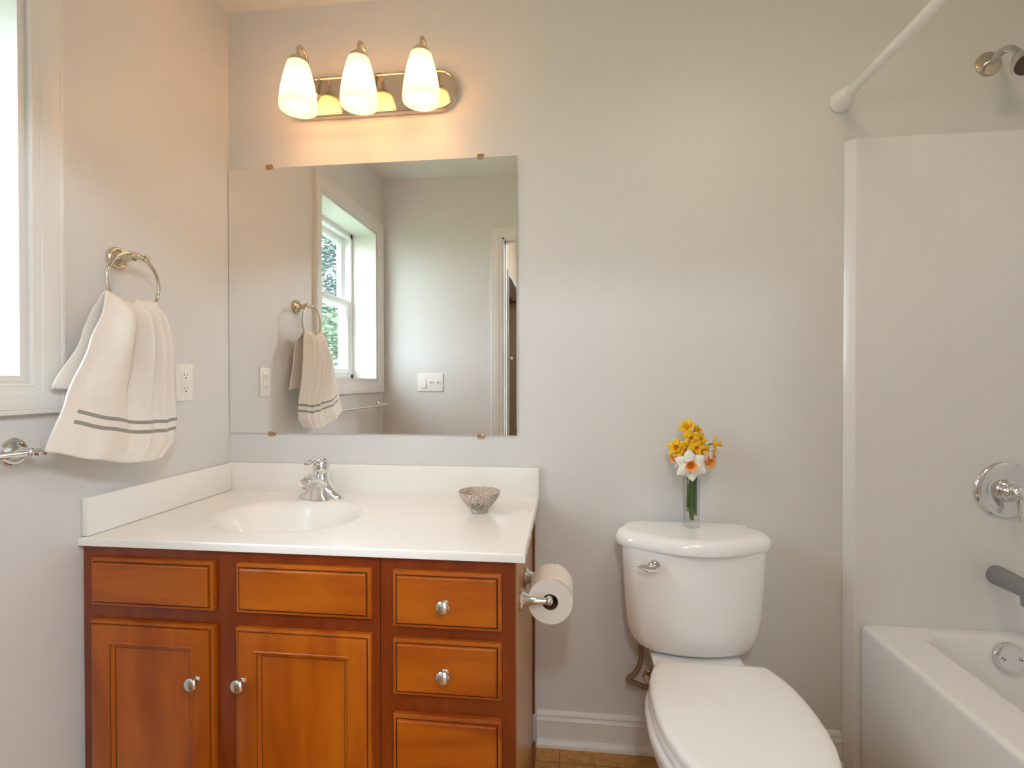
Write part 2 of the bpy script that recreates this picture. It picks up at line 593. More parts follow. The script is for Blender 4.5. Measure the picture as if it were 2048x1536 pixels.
# ------------------------------------------------------------------ baseboards
BB = [(0, 0), (-0.028, 0), (-0.027, 0.010), (-0.022, 0.018), (-0.013, 0.021), (-0.013, 0.078),
      (-0.0145, 0.081), (-0.0125, 0.084), (-0.010, 0.092), (-0.0115, 0.096), (-0.0105, 0.101), (-0.007, 0.106), (0, 0.108)]
bm = B(); sweep_profile_x(bm, 1.0835, 2.025, BB)
struct(mk('baseboard_back', bm, 'trim_paint', sharp=25), 'white moulded baseboard behind the toilet', 'baseboard')
bm = B()
loft(bm, [[(-y, yy, z) for y, z in BB] for yy in (-0.56, YR)])
struct(mk('baseboard_left', bm, 'trim_paint', sharp=25), 'white moulded baseboard under the window', 'baseboard')
bm = B()
loft(bm, [[(xx, YR - y, z) for y, z in BB] for xx in (0.03, 0.70)])
struct(mk('baseboard_rear', bm, 'trim_paint', sharp=25), 'white moulded baseboard beside the doorway', 'baseboard')

# ------------------------------------------------------------------ window
win = structroot('window_1', (-0.08, (WIN_Y0 + WIN_Y1) / 2, WIN_Z0), 'white double-hung window in a deep casing on the left wall', 'window')
# casing profile: from the opening outward (negative inset = outward)
CAS = [(0.0, 0.0), (0.0, 0.009), (-0.004, 0.011), (-0.006, 0.011), (-0.0065, 0.010), (-0.020, 0.013), (-0.021, 0.0145),
       (-0.034, 0.0175), (-0.048, 0.020), (-0.056, 0.020), (-0.0575, 0.0185), (-0.060, 0.020), (-0.066, 0.020), (-0.068, 0.017), (-0.068, 0.0)]
bm = B(); panel_x(bm, WIN_Y0 - 0.005, WIN_Y1 + 0.005, WIN_Z0 - 0.005, WIN_Z1 + 0.005, 0.0, CAS)
mk('casing', bm, 'trim_paint', win, sharp=20)
bm = B()
jt = 0.012
box(bm, -0.165, 0.001, WIN_Y0, WIN_Y0 + jt, WIN_Z0, WIN_Z1)
box(bm, -0.165, 0.001, WIN_Y1 - jt, WIN_Y1, WIN_Z0, WIN_Z1)
box(bm, -0.165, 0.001, WIN_Y0 + jt, WIN_Y1 - jt, WIN_Z0, WIN_Z0 + jt)
box(bm, -0.165, 0.001, WIN_Y0 + jt, WIN_Y1 - jt, WIN_Z1 - jt, WIN_Z1)
mk('jamb', bm, 'trim_paint', win)
fy0, fy1, fz0, fz1 = WIN_Y0 + jt, WIN_Y1 - jt, WIN_Z0 + jt, WIN_Z1 - jt
bm = B()   # outer vinyl frame with its tracks
for (a, c, d, e) in ((fy0, fy0 + 0.028, fz0, fz1), (fy1 - 0.028, fy1, fz0, fz1), (fy0, fy1, fz0, fz0 + 0.028), (fy0, fy1, fz1 - 0.028, fz1)):
    box(bm, -0.235, -0.150, a, c, d, e, 0.002)
for yy in (fy0 + 0.028, fy1 - 0.036):
    box(bm, -0.200, -0.190, yy, yy + 0.008, fz0 + 0.028, fz1 - 0.028)
mk('window_frame', bm, 'vinyl', win)
MIDZ = 1.665


def sash(name, x0, x1, z0, z1, pname):
    bm = B()
    w = 0.040
    y0, y1 = fy0 + 0.029, fy1 - 0.029
    rings = []
    prof = [(0, x0), (0, x1 - 0.004), (0.004, x1), (w - 0.010, x1), (w, x1 - 0.010), (w, x0 + 0.008), (w - 0.008, x0), (0, x0)]
    for d, x in prof:
        rings.append([(x, y0 + d, z0 + d), (x, y1 - d, z0 + d), (x, y1 - d, z1 - d), (x, y0 + d, z1 - d)])
    loft(bm, rings, False, False)
    s = mk(name, bm, 'vinyl', win, sharp=25)
    g = B()
    xm = (x0 + x1) / 2
    box(g, xm - 0.002, xm + 0.002, y0 + w - 0.004, y1 - w + 0.004, z0 + w - 0.004, z1 - w + 0.004)
    mk(pname, g, 'pane_glass', s)
    return s


sash('lower_sash', -0.188, -0.155, fz0 + 0.028, MIDZ + 0.022, 'pane')
sash('upper_sash', -0.226, -0.196, MIDZ - 0.020, fz1 - 0.028, 'pane')
bm = B(); box(bm, -0.170, -0.150, -1.06, -1.0, MIDZ + 0.022, MIDZ + 0.032, 0.003)
mk('sash_lock', bm, 'vinyl', win)

# ------------------------------------------------------------------ doorway in the rear wall
door = structroot('door_1', ((DX0 + DX1) / 2, YR, 0), 'white cased doorway at the right edge of the mirror', 'doorway')
bm = B()
for x0, x1 in ((DX0, DX0 + 0.016), (DX1 - 0.016, DX1)):
    box(bm, x0, x1, YH - 0.001, YR + 0.001, 0, DZ)
box(bm, DX0, DX1, YH - 0.001, YR + 0.001, DZ - 0.016, DZ)
box(bm, DX0 + 0.016, DX0 + 0.026, YR - 0.075, YR - 0.04, 0, DZ - 0.016)
box(bm, DX0 + 0.016, DX1 - 0.016, YR - 0.075, YR - 0.04, DZ - 0.026, DZ - 0.016)
mk('jamb', bm, 'trim_paint', door)
bm = B()
rings = []
for d, h in CAS:
    dd = -d - 0.006
    yy = YR + h
    rings.append([(DX0 - dd, yy, 0.0), (DX0 - dd, yy, DZ + dd), (DX1 + dd, yy, DZ + dd), (DX1 + dd, yy, 0.0)])
loft(bm, rings, False, False, False)
mk('casing', bm, 'trim_paint', door, sharp=20)

# folded white closet door in the hall, colour darkened against the domes
cd = structroot('door_2', (0.75, -2.14, 0), 'folded white panel closet door in the hall, darkened in colour, at the mirror edge', 'door')
bm = B()
PR = [(0, 0), (0, 0.012), (0.06, 0.012), (0.07, 0.006), (0.085, 0.006), (0.10, 0.012)]
for k, yy in enumerate((-2.12, -2.165)):
    box(bm, 0.62, 0.740, yy - 0.014, yy + 0.014, 0.02, 2.03, 0.002)
for z0, z1 in ((0.15, 0.85), (1.0, 1.55), (1.65, 1.95)):
    box(bm, 0.7395, 0.743, -2.16, -2.125, z0, z1, 0.001)
mk('leaf_panel', bm, 'closet_white_darkened', cd)
bm = B(); lathe(bm, [(0.008, 0), (0.006, 0.012), (0.014, 0.02), (0.014, 0.028), (0.006, 0.033)], (0.740, -2.12, 1.36), (1, 0, 0), 16)
mk('knob', bm, 'nickel', cd)

# ------------------------------------------------------------------ vanity cabinets
FY = -0.545     # face frame front
DY = 0.019      # door / drawer-front thickness
ZT = 0.795      # cabinet top
TK = 0.100      # toe kick


def cabinet(name, label, x0, x1):
    t = thing(name, label, 'cabinet', ((x0 + x1) / 2, -0.27, 0))
    bm = B()
    box(bm, x0, x0 + 0.015, FY + 0.0195, -0.004, TK, ZT - 0.001)
    box(bm, x1 - 0.017, x1 - 0.002, FY + 0.0195, -0.004, TK, ZT - 0.001)
    box(bm, x0 + 0.015, x1 - 0.017, FY + 0.0195, -0.004, TK, TK + 0.015)
    box(bm, x0 + 0.015, x1 - 0.017, -0.010, -0.004, TK + 0.015, ZT - 0.001)
    box(bm, x0, x1 - 0.002, FY + 0.075, -0.004, 0.0, TK)
    mk('carcass', bm, 'maple_laminate', t)
    return t


def slab_front(bm, x0, x1, z0, z1):
    prof = [(0.0, 0.0), (0.0, 0.010), (0.0015, 0.0125), (0.004, 0.0135), (0.0075, 0.0140), (0.0085, 0.0128), (0.0102, 0.0128),
            (0.0112, 0.0175), (0.0135, DY), (0.02, DY)]
    return panel(bm, x0, x1, z0, z1, FY, prof, -1, lambda i: 1 if i in (4, 5) else 0)


def knob_at(x, z, parent, yb=None):
    bm = B()
    lathe(bm, [(0.0085, 0), (0.0085, 0.003), (0.0060, 0.006), (0.0052, 0.011), (0.0075, 0.015), (0.0135, 0.018), (0.0158, 0.0215),
               (0.0155, 0.025), (0.0125, 0.0285), (0.006, 0.0305), (0.0005, 0.031)], (x, yb if yb else FY - DY, z), (0, -1, 0), 28)
    return mk('knob', bm, 'chrome', parent)


def cab_door(x0, x1, z0, z1, parent, kx, kz):
    st = 0.049
    prof = [(0.0, 0.0), (0.0, 0.010), (0.0015, 0.0130), (0.004, 0.0145), (0.0065, 0.0150), (0.0072, 0.0140), (0.0088, 0.0140), (0.0096, DY - 0.001),
            (0.012, DY), (st, DY), (st + 0.001, DY + 0.0012), (st + 0.004, DY + 0.0012), (st + 0.006, DY - 0.0020), (st + 0.0072, DY - 0.0028),
            (st + 0.010, DY - 0.0035), (st + 0.0145, DY - 0.0075), (st + 0.0160, DY - 0.0085), (st + 0.03, DY - 0.0085)]
    bm = B()
    panel(bm, x0, x1, z0, z1, FY, prof, -1, lambda i: 1 if i in (4, 5, 12, 15) else 0)
    d = mk('door', bm, ['maple_vertical', 'glaze'], parent, sharp=25)
    knob_at(kx, kz, d, FY - DY)
    return d


sink_cab = cabinet('sink_cabinet', 'orange-brown maple sink base with two doors and two false drawer fronts', 0.003, 0.7575)
bm = B()
panel(bm, 0.003, 0.7572, TK, ZT, FY + 0.0195, [(0, 0), (0, 0.0195), (0.05, 0.0195)])
mk('face_frame', bm, 'maple_frame', sink_cab)
for x0, x1 in ((0.036, 0.354), (0.4125, 0.7405)):
    bm = B(); slab_front(bm, x0, x1, 0.652, 0.7675)
    mk('false_drawer_front', bm, ['maple_horizontal', 'glaze'], sink_cab, sharp=25)
cab_door(0.034, 0.356, 0.130, 0.6165, sink_cab, 0.3185, 0.493)
cab_door(0.4105, 0.7405, 0.130, 0.6170, sink_cab, 0.4335, 0.4965)

drw = cabinet('drawer_cabinet', 'orange-brown maple three-drawer base carrying the paper holder', 0.7585, 1.0695)
bm = B()
panel(bm, 0.7588, 1.0695, TK, ZT, FY + 0.0195, [(0, 0), (0, 0.0195), (0.05, 0.0195)])
mk('face_frame', bm, 'maple_frame', drw)
for z0, z1, kz in ((0.6395, 0.7665, 0.7005), (0.486, 0.6135, 0.547), (0.130, 0.4415, 0.30)):
    bm = B(); slab_front(bm, 0.7915, 1.0395, z0, z1)
    d = mk('drawer', bm, ['maple_horizontal', 'glaze'], drw, sharp=25)
    knob_at(0.9145, kz, d, FY - DY)
bm = B(); box(bm, 1.0675, 1.0715, FY + 0.020, -0.004, 0.0, ZT - 0.001)
mk('side_panel', bm, 'maple_laminate', drw)
bm = B(); box(bm, 1.0715, 1.0785, -0.028, -0.001, 0.109, ZT - 0.001, 0.0015)
mk('scribe_moulding', bm, 'maple_frame', drw)
bm = B()
loft(bm, [[(1.0715, y, 0), (1.0835, y, 0), (1.083, y, 0.008), (1.0795, y, 0.015), (1.0715, y, 0.018)] for y in (FY + 0.07, -0.029)])
mk('base_moulding', bm, 'maple_frame', drw)

# ------------------------------------------------------------------ vanity top with moulded basin
CT, CW, CD = 0.814, 1.092, 0.5575
top = thing('marble_countertop', 'white cultured-marble vanity top with an oval moulded basin', 'countertop', (CW / 2, -CD / 2, ZT))
SCX, SCY, SA, SB = 0.390, -0.302, 0.212, 0.166
bm = B()
angs = sorted(set([2 * PI * k / 96 for k in range(96)] + [math.atan2(cy - SCY, cx - SCX) % (2 * PI) for cx in (0.001, CW) for cy in (-0.001, -CD)]))


def to_rect(a, x0, x1, y0, y1):
    dx, dy = cos(a), sin(a)
    ts = []
    if dx > 1e-9: ts.append((x1 - SCX) / dx)
    if dx < -1e-9: ts.append((x0 - SCX) / dx)
    if dy > 1e-9: ts.append((y1 - SCY) / dy)
    if dy < -1e-9: ts.append((y0 - SCY) / dy)
    t = min(ts)
    return SCX + dx * t, SCY + dy * t


def ell(a, s):
    k = 1 / math.sqrt((cos(a) / SA) ** 2 + (sin(a) / SB) ** 2) * s
    return SCX + cos(a) * k, SCY + sin(a) * k


rings = []
rings.append([(*to_rect(a, 0.0012, CW, -CD, -0.001), ZT) for a in angs])
rings.append([(*to_rect(a, 0.0012, CW, -CD, -0.001), CT - 0.004) for a in angs])
rings.append([(*to_rect(a, 0.0018, CW - 0.0012, -CD + 0.0012, -0.0015), CT - 0.0012) for a in angs])
rings.append([(*to_rect(a, 0.003, CW - 0.004, -CD + 0.004, -0.003), CT) for a in angs])
rings.append([(*to_rect(a, 0.0035, CW - 0.0055, -CD + 0.0055, -0.0035), CT) for a in angs])
for s, z in ((1.08, 0.0), (1.07, 0.0), (1.03, -0.0010), (1.0, -0.0026), (0.97, -0.0052), (0.93, -0.0105), (0.885, -0.0200), (0.82, -0.038), (0.73, -0.066),
             (0.60, -0.102), (0.42, -0.116), (0.22, -0.123), (0.12, -0.126)):
    rings.append([(*ell(a, s), CT + z) for a in angs])
loft(bm, rings, False, False)
# underside ring
uo = [[(*to_rect(a, 0.0012, CW, -CD, -0.001), ZT) for a in angs], [(*ell(a, 1.09), ZT) for a in angs]]
loft(bm, uo, False, False)
bmesh.ops.remove_doubles(bm, verts=bm.verts[:], dist=1e-5)
mk('slab', bm, 'marble', top, sharp=50)
bm = B()
SPT = 0.9095
box(bm, 0.0012, CW, -0.021, -0.001, CT - 0.001, SPT, 0.003)
mk('backsplash', bm, 'marble', top)
bm = B(); box(bm, 0.0012, 0.0195, -CD + 0.008, -0.0212, CT + 0.0006, SPT, 0.003)
mk('side_splash', bm, 'marble', top)
bm = B(); lathe(bm, [(0.030, -0.002), (0.030, 0.002), (0.022, 0.003), (0.018, 0.0), (0.002, 0.001)], (SCX, SCY, CT - 0.127), (0, 0, 1), 28)
mk('drain', bm, 'chrome', top)

# ------------------------------------------------------------------ faucet
FX, FYY = 0.392, -0.106
fau = thing('faucet', 'chrome single-lever faucet behind the basin', 'faucet', (FX, FYY, CT))


def oval(cx, cy, a, b, z, n=36, p=2.4):
    o = []
    for k in range(n):
        t = 2 * PI * k / n
        c, s = cos(t), sin(t)
        o.append((cx + a * math.copysign(abs(c) ** (2 / p), c), cy + b * math.copysign(abs(s) ** (2 / p), s), z))
    return o


bm = B()
loft(bm, [oval(FX, FYY, a, b_, CT + z, 40) for a, b_, z in (
    (0.073, 0.026, 0.0), (0.0735, 0.0265, 0.004), (0.070, 0.0262, 0.010), (0.060, 0.0258, 0.017), (0.048, 0.0255, 0.026),
    (0.038, 0.0255, 0.038), (0.031, 0.0252, 0.052), (0.0275, 0.025, 0.066), (0.0255, 0.0245, 0.080), (0.0250, 0.0242, 0.084))])
loft(bm, [oval(FX, FYY - 0.008, a, b_, CT + z, 32) for a, b_, z in ((0.040, 0.0265, 0.0005), (0.034, 0.0262, 0.008), (0.0295, 0.0258, 0.018), (0.0275, 0.0255, 0.034), (0.0270, 0.025, 0.050), (0.025, 0.022, 0.062))])
body = mk('body', bm, 'chrome', fau, sharp=60)
bm = B()
tube(bm, [(FX, FYY + 0.002, CT + 0.034), (FX, FYY - 0.026, CT + 0.050), (FX, FYY - 0.058, CT + 0.066), (FX, FYY - 0.090, CT + 0.0725),
          (FX, FYY - 0.114, CT + 0.0695)], [0.031, 0.0265, 0.0215, 0.0185, 0.0140], 24, 8, True, (1.0, 0.72), (1, 0, 0))
sp = mk('spout', bm, 'chrome', fau, sharp=60)
bm = B(); lathe(bm, [(0.0105, 0), (0.011, 0.002), (0.011, 0.010), (0.009, 0.012)], (FX, FYY - 0.100, CT + 0.0515), (0, 0, 1), 24)
mk('aerator', bm, 'satin_steel', sp)
bm = B()
lathe(bm, [(0.0252, 0.0), (0.0262, 0.003), (0.0265, 0.012), (0.0260, 0.024), (0.0235, 0.034), (0.018, 0.041), (0.010, 0.0445), (0.001, 0.0455)],
      (FX, FYY, CT + 0.086), (0, -0.05, 1), 32)
tube(bm, [(FX, FYY + 0.006, CT + 0.118), (FX, FYY - 0.022, CT + 0.1275), (FX, FYY - 0.050, CT + 0.1305), (FX, FYY - 0.080, CT + 0.1265),
          (FX, FYY - 0.094, CT + 0.1265)], [0.016, 0.0155, 0.0125, 0.0105, 0.0085], 20, 8, True, (1.0, 0.42), (1, 0, 0))
mk('lever_handle', bm, 'chrome', fau, sharp=60)
bm = B()
tube(bm, [(FX, FYY + 0.032, CT + 0.0), (FX, FYY + 0.032, CT + 0.085)], 0.0022, 10, 1)
lathe(bm, [(0.0022, 0), (0.0048, 0.003), (0.0048, 0.009), (0.002, 0.012)], (FX, FYY + 0.032, CT + 0.085), (0, 0, 1), 16)
mk('lift_rod', bm, 'chrome', fau)

# ------------------------------------------------------------------ bowl
BX, BY = 0.9305, -0.218
bowl = thing('trinket_bowl', 'small speckled stoneware bowl on the right of the vanity top', 'bowl', (BX, BY, CT))
bm = B()
PB = [(0.0235, 0.0), (0.0252, 0.0015), (0.0250, 0.0075), (0.0275, 0.0115), (0.0380, 0.021), (0.0490, 0.034), (0.0570, 0.047), (0.0610, 0.058), (0.0612, 0.0600),
      (0.0600, 0.0612), (0.0586, 0.0600), (0.0560, 0.051), (0.0480, 0.037), (0.0360, 0.024), (0.0220, 0.016), (0.0005, 0.0145)]
lathe(bm, PB, (BX, BY, CT + 0.0003), (0, 0, 1), 48)
bb = mk('vessel', bm, 'stoneware', bowl, sharp=50)
bm = B()


def on_bowl(th, h, off=0.0005):
    for (r0, h0), (r1, h1) in zip(PB[2:8], PB[3:9]):
        if h0 <= h <= h1:
            r = r0 + (r1 - r0) * (h - h0) / (h1 - h0)
            break
    else:
        r = 0.03
    return Vector((BX + (r + off) * cos(th), BY + (r + off) * sin(th), CT + h - off))


th0 = math.atan2(CAM.y - BY, CAM.x - BX) - 0.12
for k in range(6):
    a = 2 * PI * k / 6 + 0.35
    pts = []
    for s, w in ((0.22, 0.03), (0.45, 0.15), (0.72, 0.21), (1.0, 0.03)):
        pts.append((s, w))
    loop = [(s, w) for s, w in pts] + [(s, -w) for s, w in reversed(pts)]
    vs = []
    for s, w in loop:
        du = (s * cos(a) - w * sin(a)) * 0.0195
        dv = (s * sin(a) + w * cos(a)) * 0.0135
        vs.append(bm.verts.new(on_bowl(th0 + du / 0.036, 0.0250 + dv)))
    bm.faces.new(vs)
mk('painted_flower', bm, 'motif_blue', bb)

# ------------------------------------------------------------------ wall mirror
MX0, MX1, MZ0, MZ1 = 0.0015, 1.0185, 1.0125, 1.9350
mir = thing('wall_mirror', 'large frameless rectangular mirror above the vanity top', 'mirror', ((MX0 + MX1) / 2, 0, MZ0))
bm = B(); box(bm, MX0, MX1, -0.0075, -0.0015, MZ0, MZ1, 0.0012, 1)
mk('mirror_glass', bm, 'mirror_silver', mir, smooth=False)
for cx, up in ((0.1555, 1), (0.8975, 1), (0.160, 0), (0.8975, 0)):
    bm = B()
    z0, z1 = (MZ1 - 0.006, MZ1 + 0.008) if up else (MZ0 - 0.008, MZ0 + 0.006)
    zz = (MZ1 + 0.0002, MZ1 + 0.010) if up else (MZ0 - 0.010, MZ0 - 0.0002)
    box(bm, cx - 0.011, cx + 0.011, -0.0115, -0.0078, z0, z1, 0.001)
    box(bm, cx - 0.011, cx + 0.011, -0.0085, -0.0006, zz[0], zz[1], 0.0008)
    mk('mirror_clip', bm, 'brass', mir)

# ------------------------------------------------------------------ vanity light
LX0, LX1, LZ0, LZ1 = 0.222, 0.828, 2.090, 2.229
vl = thing('vanity_light', 'three-shade polished nickel bath light above the mirror', 'wall light', ((LX0 + LX1) / 2, 0, (LZ0 + LZ1) / 2))
bm = B()
cz, hh = (LZ0 + LZ1) / 2, (LZ1 - LZ0) / 2


def stadium(x0, x1, hz, y, n=24):
    pts = []
    for k in range(n + 1):
        a = -PI / 2 + PI * k / n
        pts.append((x1 - hz + hz * cos(a) * 1.0, y, cz + hz * sin(a)))
    for k in range(n + 1):
        a = PI / 2 + PI * k / n
        pts.append((x0 + hz + hz * cos(a), y, cz + hz * sin(a)))
    return pts


loft(bm, [stadium(LX0 + d, LX1 - d, hh - d, y) for d, y in ((0.002, -0.0005), (0.0, -0.006), (0.0, -0.016), (0.002, -0.021), (0.006, -0.0245), (0.010, -0.0245), (0.0125, -0.0225), (0.016, -0.0225))])
mk('back_plate', bm, 'nickel', vl, sharp=30)
for sx in (0.532 - 0.2015, 0.532, 0.532 + 0.2015):
    yb = -0.128
    bm = B()
    lathe(bm, [(0.013, 0.0), (0.013, 0.004), (0.008, 0.009)], (sx, -0.0225, 2.170), (0, -1, 0), 24)
    tube(bm, [(sx, -0.024, 2.170), (sx, -0.046, 2.182), (sx, -0.060, 2.220), (sx, -0.078, 2.258), (sx, -0.104, 2.272), (sx, yb + 0.003, 2.258), (sx, yb, 2.228)], 0.0056, 16, 8)
    arm = mk('arm', bm, 'nickel', vl)
    bm = B()
    lathe(bm, [(0.0055, 0.031), (0.012, 0.028), (0.021, 0.021), (0.0275, 0.012), (0.031, 0.004), (0.0315, 0.0)], (sx, yb, 2.204), (0, 0, 1), 32, False, True)
    mk('socket_cap', bm, 'nickel', vl)
    bm = B()
    prof = [(0.0285, 0.0), (0.0325, -0.006), (0.0375, -0.022), (0.0435, -0.044), (0.0490, -0.068), (0.0535, -0.094), (0.0565, -0.118), (0.0578, -0.136), (0.0575, -0.148),
            (0.0568, -0.152), (0.0556, -0.151)]
    lathe(bm, prof, (sx, yb, 2.212), (0, 0, 1), 44, False, False)
    mk('lamp_shade', bm, 'frosted_glass', vl, sharp=80)
    bm = B()
    lathe(bm, [(0.012, 0.0), (0.013, -0.018), (0.019, -0.034), (0.0265, -0.052), (0.029, -0.070), (0.0265, -0.086), (0.019, -0.098), (0.009, -0.105), (0.0005, -0.107)],
          (sx, yb, 2.176), (0, 0, 1), 24)
    mk('light_bulb', bm, 'bulb_glow', vl)

# ------------------------------------------------------------------ towel ring and towel
RY, RZ, RXO = -0.4615, 1.4480, 0.066
tr_ = thing('towel_ring', 'polished nickel towel ring on the left wall beside the window', 'towel ring', (0, -0.4480, 1.5185))


def rosette(bm, c, s=1.0):
    lathe(bm, [(0.029 * s, 0.0), (0.030 * s, 0.003), (0.0295 * s, 0.008), (0.027 * s, 0.0105), (0.0235 * s, 0.0105), (0.0215 * s, 0.0085), (0.0185 * s, 0.012),
               (0.0125 * s, 0.022), (0.0095 * s, 0.034), (0.0085 * s, 0.046), (0.0085 * s, 0.054)], c, (1, 0, 0), 36)


bm = B(); rosette(bm, (0.0005, -0.4480, 1.5185))
mk('post', bm, 'nickel', tr_)
bm = B()
lathe(bm, [(0.004, -0.026), (0.0075, -0.024), (0.0075, -0.020), (0.0055, -0.017), (0.0070, -0.010), (0.0080, 0.0), (0.0070, 0.010), (0.0055, 0.014), (0.0090, 0.020),
           (0.0095, 0.026), (0.0070, 0.033), (0.0005, 0.036)], (RXO - 0.002, -0.4480, 1.5210), (0, 1, 0), 24)
mk('hub', bm, 'nickel', tr_)
bm = B()
npt = 72
cp = [(RXO, RY + 0.0780 * cos(2 * PI * k / npt), RZ + 0.0780 * sin(2 * PI * k / npt)) for k in range(npt)]
rings = []
for k in range(npt):
    c = Vector(cp[k]); rad = (c - Vector((RXO, RY, RZ))).normalized()
    rings.append([c + (rad * cos(2 * PI * j / 12) + Vector((1, 0, 0)) * sin(2 * PI * j / 12)) * 0.0042 for j in range(12)])
rings.append(rings[0])
loft(bm, rings, False, False)
bmesh.ops.remove_doubles(bm, verts=bm.verts[:], dist=1e-6)
mk('ring', bm, 'nickel', tr_)


def smoothstep(a, b, x):
    t = max(0.0, min(1.0, (x - a) / (b - a)))
    return t * t * (3 - 2 * t)


def interp(tab, t):
    if t <= tab[0][0]:
        return tab[0][1]
    for (a, va), (b_, vb) in zip(tab, tab[1:]):
        if t <= b_:
            s = (t - a) / (b_ - a)
            return va + (vb - va) * (s * s * (3 - 2 * s) * 0.5 + s * 0.5)
    return tab[-1][1]


NU, NV = 120, 110
bm = B()
uvl = bm.loops.layers.uv.new('UVMap')
grid = {}
VB = 0.30        # share of the length that hangs behind the ring
for j in range(NV + 1):
    v = j / NV
    for i in range(NU + 1):
        u = i / NU
        ztop = 1.4110 - 0.014 * sin(PI * u) ** 1.0 + 0.004 * sin(9 * u + 1)
        if v < VB:                      # back layer, from its hem up to the ring
            t = 1 - v / VB
            yl = interp([(0, -0.545), (0.5, -0.585), (1, -0.650)], t)
            yr = interp([(0, -0.400), (0.5, -0.375), (1, -0.345)], t)
            y = yl + (yr - yl) * u
            zb = 1.178 - 0.022 * u
            z = ztop + (zb - ztop) * t
            x = 0.040 - 0.006 * t + (0.010 * (1 - t) + 0.006 * t) * sin(11 * u + 0.7)
            x = max(x, 0.016)
            lift = max(0.0, 1 - t * 6)
            x = x + (0.062 - x) * lift ** 0.7
        else:
            t = (v - VB) / (1 - VB)
            yl = interp([(0, -0.548), (0.1, -0.563), (0.35, -0.607), (0.7, -0.662), (1, -0.706)], t)
            yr = interp([(0, -0.396), (0.08, -0.385), (0.25, -0.374), (0.5, -0.362), (0.78, -0.338), (0.9, -0.344), (1, -0.385)], t)
            # pleats gather to the right near the top
            uu = u
            g = 1 - smoothstep(0.0, 0.75, t)
            y = yl + (yr - yl) * (uu + 0.030 * g * sin(2 * PI * uu))
            zb = interp([(0, 1.045), (0.3, 1.013), (0.6, 0.990), (0.85, 0.984), (1, 0.995)], u)
            z = ztop + (zb - ztop) * t
            amp = interp([(0, 0.30), (0.10, 0.85), (0.30, 1.0), (0.55, 0.75), (0.72, 0.42), (0.85, 0.25), (1, 0.18)], t)
            shift = 0.05 * (t - 0.4)
            ridge = 0.0
            for c0, w, a in ((0.27 + shift, 0.135, 0.034), (0.595 + 0.07 * t, 0.038, 0.034), (0.745 + 0.07 * t, 0.040, 0.038), (0.895 + 0.04 * t, 0.036, 0.030)):
                ridge += a * math.exp(-((u - c0) / w) ** 2)
            # the deep fold beside the flat left panel
            ridge -= 0.038 * math.exp(-((u - (0.480 + 0.05 * t)) / 0.048) ** 2)
            # edges curl back to the wall
            edge = -0.022 * smoothstep(0.90, 1.0, u) * (0.4 + 0.6 * t)
            low = 0.012 * smoothstep(0.45, 1.0, t) * sin(PI * u)
            x = 0.078 + 0.010 * smoothstep(0, 0.3, t) + ridge * amp + edge + low
            x += 0.002 * sin(30 * u + 5 * t) * t
            lift = max(0.0, 1 - t * 14)
            x = x + (0.070 - x) * lift
            z += 0.010 * (1 - min(1, t * 10)) * math.exp(-((u - 0.62) / 0.05) ** 2)
        grid[i, j] = bm.verts.new((x, y, z))
for j in range(NV):
    for i in range(NU):
        f = bm.faces.new((grid[i, j], grid[i + 1, j], grid[i + 1, j + 1], grid[i, j + 1]))
        for lp, (a, b_) in zip(f.loops, ((i, j), (i + 1, j), (i + 1, j + 1), (i, j + 1))):
            v = b_ / NV
            lp[uvl].uv = (a / NU, (v - VB) / (1 - VB))
tow = mk('hand_towel', bm, 'terry', None, sharp=180, solid=0.005)
tag(tow, 'white hand towel with two grey stripes, draped through the towel ring', 'towel')

# ------------------------------------------------------------------ towel bar
tb = thing('towel_bar', 'chrome towel bar under the window sill', 'towel bar', (0, -1.05, 1.0445))
for yy in (-0.703, -1.405):
    bm = B(); rosette(bm, (0.0005, yy, 1.0445), 0.97)
    mk('post', bm, 'chrome', tb)
    s = 1 if yy > -1 else -1
    bm = B()
    lathe(bm, [(0.0055, -0.022), (0.0085, -0.020), (0.0085, -0.0175), (0.0062, -0.016), (0.0085, -0.014), (0.0085, -0.0115), (0.0062, -0.009), (0.0075, -0.004), (0.0090, 0.0),
               (0.0075, 0.006), (0.0060, 0.009), (0.0085, 0.013), (0.0095, 0.018), (0.0085, 0.0235), (0.0045, 0.0275), (0.0005, 0.0285)], (0.062, yy, 1.0445), (0, s, 0), 24)
    mk('finial', bm, 'chrome', tb)
bm = B(); tube(bm, [(0.062, -0.722, 1.0445), (0.062, -1.386, 1.0445)], 0.0062, 20, 1)
mk('bar', bm, 'chrome', tb)

# ------------------------------------------------------------------ outlet and switches
ol = thing('wall_outlet', 'ivory GFCI outlet on the left wall beside the towel', 'outlet', (0, -0.2157, 1.19))
OY, OZ = -0.2157, 1.190
bm = B()
loft(bm, [[(x, OY - w, OZ - h), (x, OY + w, OZ - h), (x, OY + w, OZ + h), (x, OY - w, OZ + h)] for x, w, h in ((0.0003, 0.035, 0.0585), (0.002, 0.035, 0.0585), (0.005, 0.0325, 0.056), (0.0058, 0.030, 0.054))])
for dz in (-0.048, 0.048):
    lathe(bm, [(0.003, 0), (0.003, 0.0008), (0.001, 0.0012)], (0.0058, OY, OZ + dz), (1, 0, 0), 12)
mk('face_plate', bm, 'plastic_white', ol)
bm = B(); box(bm, 0.003, 0.0078, OY - 0.0165, OY + 0.0165, OZ - 0.0335, OZ + 0.0335, 0.0008)
rc = mk('receptacle', bm, 'plastic_white', ol)
